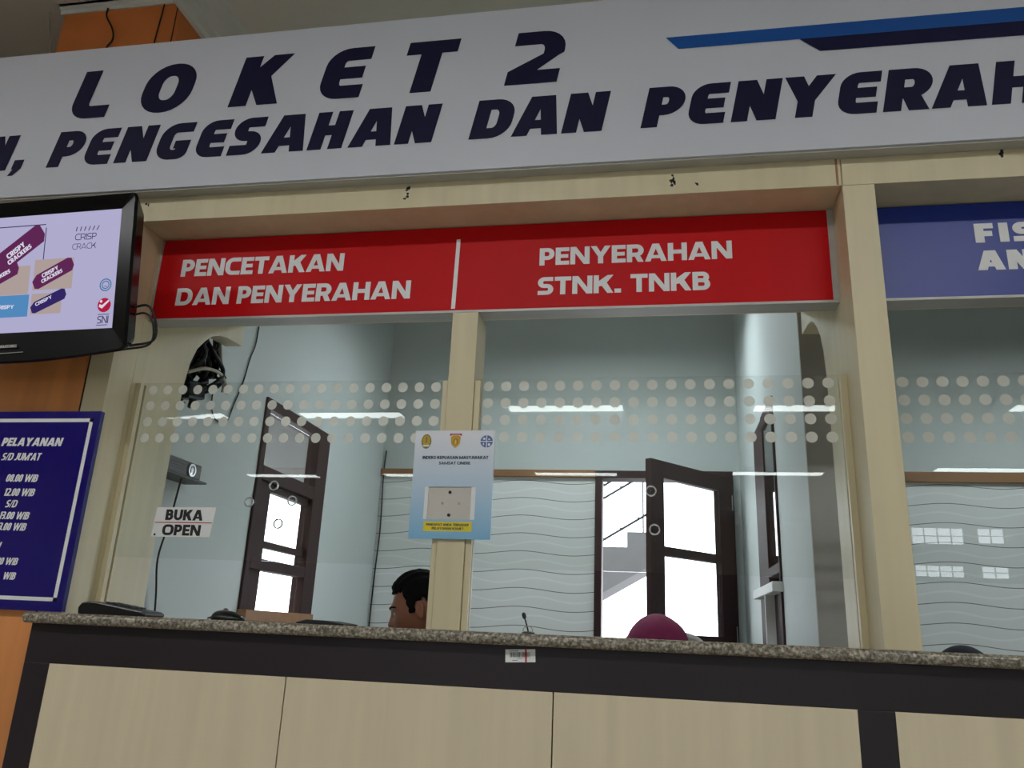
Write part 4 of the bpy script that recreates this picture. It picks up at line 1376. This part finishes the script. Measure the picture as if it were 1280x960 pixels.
def head_point(n):
    """unit sphere direction -> head surface (face towards +y), centre at the head's middle"""
    x, y, z = n
    zz = z * .117
    wx = .077 * (1 - .34 * max(0, -z) ** 1.6) * (1 - .06 * max(0, z) ** 2)
    fy = .096 if y > 0 else .100 * (1 - .35 * max(0, -z) ** 1.2)
    px, py = x * wx, y * fy
    if y > 0 and z < 0:
        py += .020 * (-z) ** 1.5 * max(0, y + .3)
    if z < -.75:
        zz = -.117 * (.75 + (-z - .75) * .8)
    if y > 0:
        f = 1.0
        zn = zz
        nose = 0
        if -.041 < zn < .020:
            t = (.020 - zn) / .044
            nose = (.003 + .022 * min(1, t) ** 1.2) if zn > -.024 else .025 * max(0, 1 - ((-.024 - zn) / .017) ** 2)
            wnose = .0085 + .008 * min(1, max(0, t))
            py += nose * math.exp(-(px / wnose) ** 2)
        py += .0065 * math.exp(-((zn - .028) / .012) ** 2) * math.exp(-(px / .05) ** 4)
        py -= .009 * (g2(px, zn, .031, .006, .016, .011) + g2(px, zn, -.031, .006, .016, .011))
        py += .007 * g2(px, zn, 0, -.057, .022, .0065) + .007 * g2(px, zn, 0, -.069, .019, .006)
        py -= .003 * g2(px, zn, 0, -.081, .025, .006)
        py += .007 * g2(px, zn, 0, -.104, .022, .012)
        py += .003 * (g2(px, zn, .045, -.025, .02, .02) + g2(px, zn, -.045, -.025, .02, .02))
    return Vector((px, py, zz))


def head_mesh(sub=5):
    bm = bmesh.new(); bmesh.ops.create_icosphere(bm, subdivisions=sub, radius=1.0)
    for v in bm.verts:
        v.co = head_point(v.co.normalized())
    for s in (-1, 1):      # ears
        r = bmesh.ops.create_uvsphere(bm, u_segments=16, v_segments=10, radius=1.0)
        for v in r['verts']:
            c = v.co.copy()
            rim = (c.y ** 2 + c.z ** 2) ** .5
            th = .007 * (1.0 if c.x * s < 0 else (.35 + .9 * rim ** 4))
            v.co = Vector((s * (.079 + .004 * (c.y < 0) * -c.y) + c.x * th, -.014 + c.y * .017 * (1 if c.z > -.2 else .8), -.004 + c.z * .031))
            v.co.x += s * .006 * max(0, -(v.co.y + .014) / .017)
    return bm


def person(label, pelvis, yaw, head_c, head_yaw, head_pitch, skin, shirt, hair, scale=1.0, tuck=0.0):
    """seated figure; local frame faces +y. pelvis = world point of the hip centre"""
    root = empty('person', (pelvis[0], pelvis[1], 0.0), label, 'person')
    R = Matrix.Rotation(yaw, 4, 'Z')
    P = Matrix.Translation(Vector(pelvis)) @ R
    Pi = P.inverted()
    hc = Pi @ Vector(head_c)
    nodes, edges = [], []

    def N(co, r):
        nodes.append((tuple(co), r)); return len(nodes) - 1

    def E(a, b):
        edges.append((a, b)); return b
    hipc = N((0, 0, 0.02), (.13, .105))
    sp1 = E(hipc, N((0, .0, .15), (.125, .10))); edges[-1] = (hipc, sp1)
    sp2 = N((hc.x * .3, hc.y * .25, .28), (.135, .105)); edges.append((sp1, sp2))
    ch = N((hc.x * .55, hc.y * .45, .385), (.12, .095)); edges.append((sp2, ch))
    nk = N((hc.x * .75, hc.y * .62, max(.455, hc.z - .175)), .058); edges.append((ch, nk))
    nt = N((hc.x * .97, hc.y - .022, hc.z - .075), .05); edges.append((nk, nt))
    n2 = N((hc.x, hc.y - .02, hc.z - .02), .045); edges.append((nt, n2))
    cx, cy, cz = nodes[ch][0]
    arms, legs = [], []
    for s in (-1, 1):
        sh = N((cx + s * .165, cy - .01, cz + .005), .052); edges.append((ch, sh))
        el = N((cx + s * .215, cy + .06, cz - .26), .038); edges.append((sh, el))
        wr = N((s * .135, .30, .115), .026); edges.append((el, wr))
        pm = N((s * .120, .365, .112), (.036, .016)); edges.append((wr, pm))
        kn = N((s * .112, .40, .108), (.036, .014)); edges.append((pm, kn))
        for q, (dx, ln) in enumerate(((-.027, .068), (-.009, .078), (.009, .074), (.027, .058))):
            a = N((s * (.112 + dx * 1.05), .415, .104), .0095)
            b = N((s * (.110 + dx * 1.15), .415 + ln * .55, .094), .0088)
            c = N((s * (.108 + dx * 1.2), .415 + ln * .9, .076), .0078)
            edges += [(kn, a), (a, b), (b, c)]
        t1 = N((s * .088, .362, .105), .011); t2 = N((s * .068, .395, .097), .0098); t3 = N((s * .062, .42, .09), .0085)
        edges += [(pm, t1), (t1, t2), (t2, t3)]
        hp = N((s * .095, .03, 0.0), .088); edges.append((hipc, hp))
        kk = N((s * .12, .42, .02), .058); edges.append((hp, kk))
        cf = N((s * .12, .43 - tuck * .5, -.16), .052); edges.append((kk, cf))
        an = N((s * .12, .40 - tuck, -.40), .036); edges.append((cf, an))
        ft = N((s * .13, .52 - tuck, -.435), (.04, .026)); edges.append((an, ft))
        arms.append((sh, el, wr)); legs.append((hp, kk, cf, an, ft))
    bm = head_mesh()
    HM = Matrix.Translation(hc) @ Matrix.Rotation(head_yaw - yaw, 4, 'Z') @ Matrix.Rotation(head_pitch, 4, 'X') @ Matrix.Scale(scale, 4)
    bmesh.ops.transform(bm, matrix=HM, verts=bm.verts)
    sm = skin_to_mesh(nodes, edges, 2)
    bm.from_mesh(sm)
    me = bpy.data.meshes.new('body'); bm.to_mesh(me); bm.free()
    o = bpy.data.objects.new('body', me); COL.objects.link(o)
    rm = o.modifiers.new('r', 'REMESH'); rm.mode = 'VOXEL'; rm.voxel_size = .0045
    sm_ = o.modifiers.new('s', 'SMOOTH'); sm_.factor = .5; sm_.iterations = 2
    bpy.context.view_layer.update()
    m2 = ev_mesh(o); bpy.data.objects.remove(o)
    m2.name = 'body'; m2.materials.clear(); m2.materials.append(skin)
    for p in m2.polygons:
        p.use_smooth = True
    RM = Matrix.Translation(Vector((pelvis[0], pelvis[1], 0))).inverted() @ P

    def child(name, me, parent=root):
        c = bpy.data.objects.new(name, me); COL.objects.link(c); c.parent = parent; return c
    m2.transform(RM)
    body = child('body', m2)
    # shirt with sleeves, trousers, shoes
    def sub(ids, es, grow, name, m):
        mp = {a: i for i, a in enumerate(ids)}
        nn = [(nodes[a][0], tuple(v + grow for v in (nodes[a][1] if isinstance(nodes[a][1], tuple) else (nodes[a][1],) * 2))) for a in ids]
        x = skin_to_mesh(nn, [(mp[a], mp[b]) for a, b in es], 2)
        x.transform(RM); x.materials.append(m)
        for p in x.polygons:
            p.use_smooth = True
        return child(name, x)
    ids = [hipc, sp1, sp2, ch]; es = [(hipc, sp1), (sp1, sp2), (sp2, ch)]
    for sh, el, wr in arms:
        ids += [sh, el, wr]; es += [(ch, sh), (sh, el), (el, wr)]
    sub(ids + [nk], es + [(ch, nk)], .017, 'shirt', shirt)
    ids = [hipc]; es = []
    for hp, kk, cf, an, ft in legs:
        ids += [hp, kk, cf, an]; es += [(hipc, hp), (hp, kk), (kk, cf), (cf, an)]
    sub(ids, es, .012, 'trousers', TROUS)
    for hp, kk, cf, an, ft in legs:
        sub([an, ft], [(an, ft)], .010, 'shoe', RUBBER)
    HW = RM @ HM
    # eyes and brows
    for s in (-1, 1):
        mb = MB()
        mb.m = 0; mb.lathe(HW @ Vector((s * .031, .0775, .003)), (HW.to_3x3() @ Vector((0, 1, 0))), [(.003, 0), (.0075, .004), (.008, .006), (.006, .0085), (.004, .0093)], 14)
        mb.m = 1; mb.lathe(HW @ Vector((s * .031, .0865, .003)), (HW.to_3x3() @ Vector((0, 1, 0))), [(.0045, 0), (.0045, .0012)], 12)
        mb.build('eye', [EYEW, IRIS], root, smooth=True).location = (0, 0, 0)
    for s in (-1, 1):
        mb = MB()
        mb.tube([HW @ (head_point(Vector((s * a, b, c)).normalized()) + Vector((0, .0015, 0))) for a, b, c in ((.16, .95, .20), (.35, .9, .245), (.55, .8, .235), (.68, .68, .19))], [.0018] * 2 + [.0028] * 9 + [.0025] * 6 + [.0015] * 2, 7)
        mb.build('eyebrow', HAIR, root, smooth=True).location = (0, 0, 0)
    if hair == 'short':
        bm = bmesh.new(); bmesh.ops.create_icosphere(bm, subdivisions=5, radius=1.0)
        rnd = random.Random(2)
        kill = []
        for v in bm.verts:
            n = v.co.normalized()
            p = head_point(n)
            y_ = p.y
            if y_ > .036:
                fz = .066 - .004 * abs(p.x) / .06
            elif y_ > .022:
                fz = -.010 + .074 * (y_ - .022) / .014
            elif y_ > -.001:
                fz = -.008
            elif y_ > -.032:
                fz = .024
            else:
                fz = max(-.075, .024 - (-.032 - y_) / .03 * .10)
            if p.z < fz:
                kill.append(v)
            th = .009 + .008 * max(0, n.z) + .008 * max(0, n.z) * max(0, n.y) + .0022 * math.sin(p.x * 300 + p.y * 90) * max(0, n.z + .3) + rnd.uniform(-.001, .001)
            if p.z < fz + .012:
                th = .004 + th * .35
            v.co = p + n * th
        bmesh.ops.delete(bm, geom=kill, context='VERTS')
        ex = bmesh.ops.solidify(bm, geom=bm.faces[:], thickness=.012)
        bmesh.ops.recalc_face_normals(bm, faces=bm.faces)
        hm = bpy.data.meshes.new('hair'); bm.to_mesh(hm); bm.free()
        hm.transform(HW); hm.materials.append(HAIR)
        for p in hm.polygons:
            p.use_smooth = True
        child('hair', hm)
    else:
        bm = bmesh.new(); bmesh.ops.create_icosphere(bm, subdivisions=5, radius=1.0)
        kill = []
        for v in bm.verts:
            n = v.co.normalized(); p = head_point(n)
            sp_ = Vector((n.x * .098, n.y * .112 - .004, n.z * .121))
            q = sp_
            if n.z < -.3:      # drape over neck and shoulders
                k = (-n.z - .3) / .7
                q = Vector((n.x * (.098 + .10 * k ** .8) / max(.35, (1 - n.z ** 2) ** .5) * (1 - n.z ** 2) ** .35, n.y * (.109 + .05 * k) / max(.35, (1 - n.z ** 2) ** .5) * (1 - n.z ** 2) ** .35, -.0363 - .17 * k))
                q += Vector((0, .004 * math.sin(n.x * 22), .0))
            q += n * .0012 * math.sin(n.x * 5 + n.z * 8 + n.y * 3)
            if n.y > .35 and (p.x / .062) ** 2 + ((p.z + .022) / .083) ** 2 < 1:
                kill.append(v)
            if n.z < -.96:
                kill.append(v)
            v.co = q
        bmesh.ops.delete(bm, geom=list(set(kill)), context='VERTS')
        bmesh.ops.solidify(bm, geom=bm.faces[:], thickness=.004)
        bmesh.ops.recalc_face_normals(bm, faces=bm.faces)
        hm = bpy.data.meshes.new('headscarf'); bm.to_mesh(hm); bm.free()
        hm.transform(HW); hm.materials.append(hair)
        for p in hm.polygons:
            p.use_smooth = True
        child('headscarf', hm)
    return root


def chair(x, y, yaw, rim, label, wid=.36):
    root = empty('office_chair', (x, y, 0), label, 'chair')
    root.rotation_euler = (0, 0, yaw)
    def C(mb, name, m, bevel=0.0, smooth=False):
        o = mb.build(name, m, None, bevel=bevel, smooth=smooth); o.parent = root; return o
    w = wid / 2
    C(MB().prism([(-.22, -.20), (.22, -.20), (.235, -.1), (.235, .16), (.19, .23), (-.19, .23), (-.235, .16), (-.235, -.1)], 'z', .41, .465), 'seat', BLACK, .012)
    pts = [(-w * .9, -.235, .56), (-w, -.25, .75), (-w * .98, -.262, rim - .10), (-w * .80, -.27, rim - .03), (-w * .4, -.272, rim - .004), (0, -.273, rim),
           (w * .4, -.272, rim - .004), (w * .80, -.27, rim - .03), (w * .98, -.262, rim - .10), (w, -.25, .75), (w * .9, -.235, .56), (0, -.23, .545), (-w * .9, -.235, .56)]
    C(MB().tube(pts, .009, 10), 'back_frame', PAPER, smooth=True)
    mb = MB()
    rows = [(.56, -.235, .9), (.75, -.25, 1.0), (rim - .10, -.262, .98), (rim - .03, -.27, .8), (rim - .006, -.272, .4)]
    for i in range(len(rows) - 1):
        (za, ya, wa), (zb, yb2, wb) = rows[i], rows[i + 1]
        mb.face([(-w * wa, ya, za), (w * wa, ya, za), (w * wb, yb2, zb), (-w * wb, yb2, zb)])
        mb.face([(-w * wa, ya - .004, za), (-w * wb, yb2 - .004, zb), (w * wb, yb2 - .004, zb), (w * wa, ya - .004, za)])
    C(mb, 'back_mesh', MESHC)
    C(MB().tube([(0, -.235, .56), (0, -.24, .45), (0, -.12, .40)], .018, 10), 'back_support', BLACK)
    C(MB().lathe((0, 0, .08), (0, 0, 1), [(.03, 0), (.03, .18), (.022, .19), (.022, .33)], 16), 'gas_column', CHROME)
    for i in range(5):
        a = 2 * PI * i / 5 + .3
        leg = C(MB().tube([(0, 0, .11), (.15 * math.cos(a), .15 * math.sin(a), .095), (.28 * math.cos(a), .28 * math.sin(a), .07)], [.022] * 7 + [.016] * 6, 8), 'leg', BLACK)
        cst = MB().lathe((.28 * math.cos(a) - .012 * math.sin(a), .28 * math.sin(a) + .012 * math.cos(a), .03), (-math.sin(a), math.cos(a), 0), [(.03, -.012), (.03, .012)], 14).tube([(.28 * math.cos(a), .28 * math.sin(a), .075), (.28 * math.cos(a), .28 * math.sin(a), .04)], .007, 6, False)
        o = cst.build('caster', RUBBER); o.parent = leg
    return root


# man in profile behind the left window, looking down to the left
HP = math.radians(-15)
chair(-.640, .70, PI / 2, .93, 'office chair with low back under the man in profile')
person('man with short black hair in profile looking down behind the counter', (-.64, .66, .565), PI / 2, (-.760, .62, 1.157), PI / 2 + .06, HP, SKIN1, SHIRT, 'short', .98)
# woman in a maroon headscarf behind the right window
chair(.02, .99, PI, 1.128, 'pale mesh back office chair behind the maroon headscarf', .34)
person('woman in a maroon headscarf sitting low behind the counter', (.0, .93, .525), PI, (-.002, .76, 1.045), PI + .1, math.radians(-10), SKIN2, MAROON, MAROON, 1.1, .08)
# person with a navy headscarf in the second office
chair(.92, .99, PI, .90, 'office chair with low back in the second office')
person('person in a navy headscarf barely showing behind the right counter window', (.92, .93, .515), PI, (.916, .78, 1.000), PI, math.radians(-14), SKIN2, NAVYC, NAVYC, 1.0, .08)

# ------------------------------------------------------------------ hall ceiling lights (seen mirrored in the glass)
LL = [(-5.42, -5.85, 1.2), (-3.32, -5.85, 1.28), (-.92, -5.62, 1.14), (1.55, -5.66, 1.2), (3.9, -5.7, 1.2),
      (-5.83, -9.45, 1.15), (-3.5, -9.3, 1.2), (-1.15, -9.1, 1.2), (1.62, -8.95, 1.2), (4.1, -8.6, 1.2),
      (-5.4, -2.55, 1.2), (-3.1, -2.55, 1.2), (-.75, -2.55, 1.2), (1.6, -2.55, 1.2), (4.0, -2.55, 1.2)]
protos = {}
for i, (x, y, ln) in enumerate(LL):
    near = y > -4
    if near not in protos:
        lab = ('long white fluorescent fitting on the hall ceiling just behind the viewer' if near
               else 'long white fluorescent fitting on the hall ceiling, mirrored in the glass')
        t = empty('ceiling_light', (0, 0, ZC), lab, 'light', 'nearest row of hall ceiling lights' if near else 'hall ceiling lights mirrored in the glass')
        b = MB().box(-.6, .6, -.13, .13, -.035, 0).box(-.6, .6, -.13, -.12, -.075, -.035).box(-.6, .6, .12, .13, -.075, -.035).box(-.6, -.59, -.12, .12, -.075, -.035).box(.59, .6, -.12, .12, -.075, -.035).build('housing', PAPER)
        d = MB().box(-.588, .588, -.118, .118, -.068, -.04).build('diffuser', TUBE if near else TUBE_FAR)
        b.parent = t; d.parent = t
        protos[near] = (t, b, d)
    else:
        t = protos[near][0].copy(); COL.objects.link(t)
        for q in protos[near][1:]:
            c = q.copy(); COL.objects.link(c); c.parent = t
    t.location = (x, y, ZC)

# added fill lamps that brighten the offices, hung unseen above the frame
for i, (x, y, lab) in enumerate(((-.42, 2.1, 'added fill lamp brightening the left office, unseen above the frame'), (2.2, 2.0, 'added fill lamp brightening the second office, unseen above the frame'))):
    zl = 3.10
    t = empty('office_fill_light', (x, y, zl), lab, 'light')
    b = MB().box(-.62, .62, -.17, .17, -.03, 0).box(-.62, .62, -.17, -.16, -.19, -.03).box(-.62, .62, .16, .17, -.19, -.03).box(-.62, -.61, -.16, .16, -.19, -.03).box(.61, .62, -.16, .16, -.19, -.03).build('housing', PAPER)
    d = MB().box(-.608, .608, -.158, .158, -.05, -.032).build('diffuser', FILL_TUBE)
    b.parent = t; d.parent = t
    for sx in (-.45, .45):
        MB().lathe((sx, 0, 0), (0, 0, 1), [(.006, 0), (.006, ZC - zl - .01), (.03, ZC - zl - .008), (.03, ZC - zl)], 12).build('hanging_rod', CHROME).parent = t
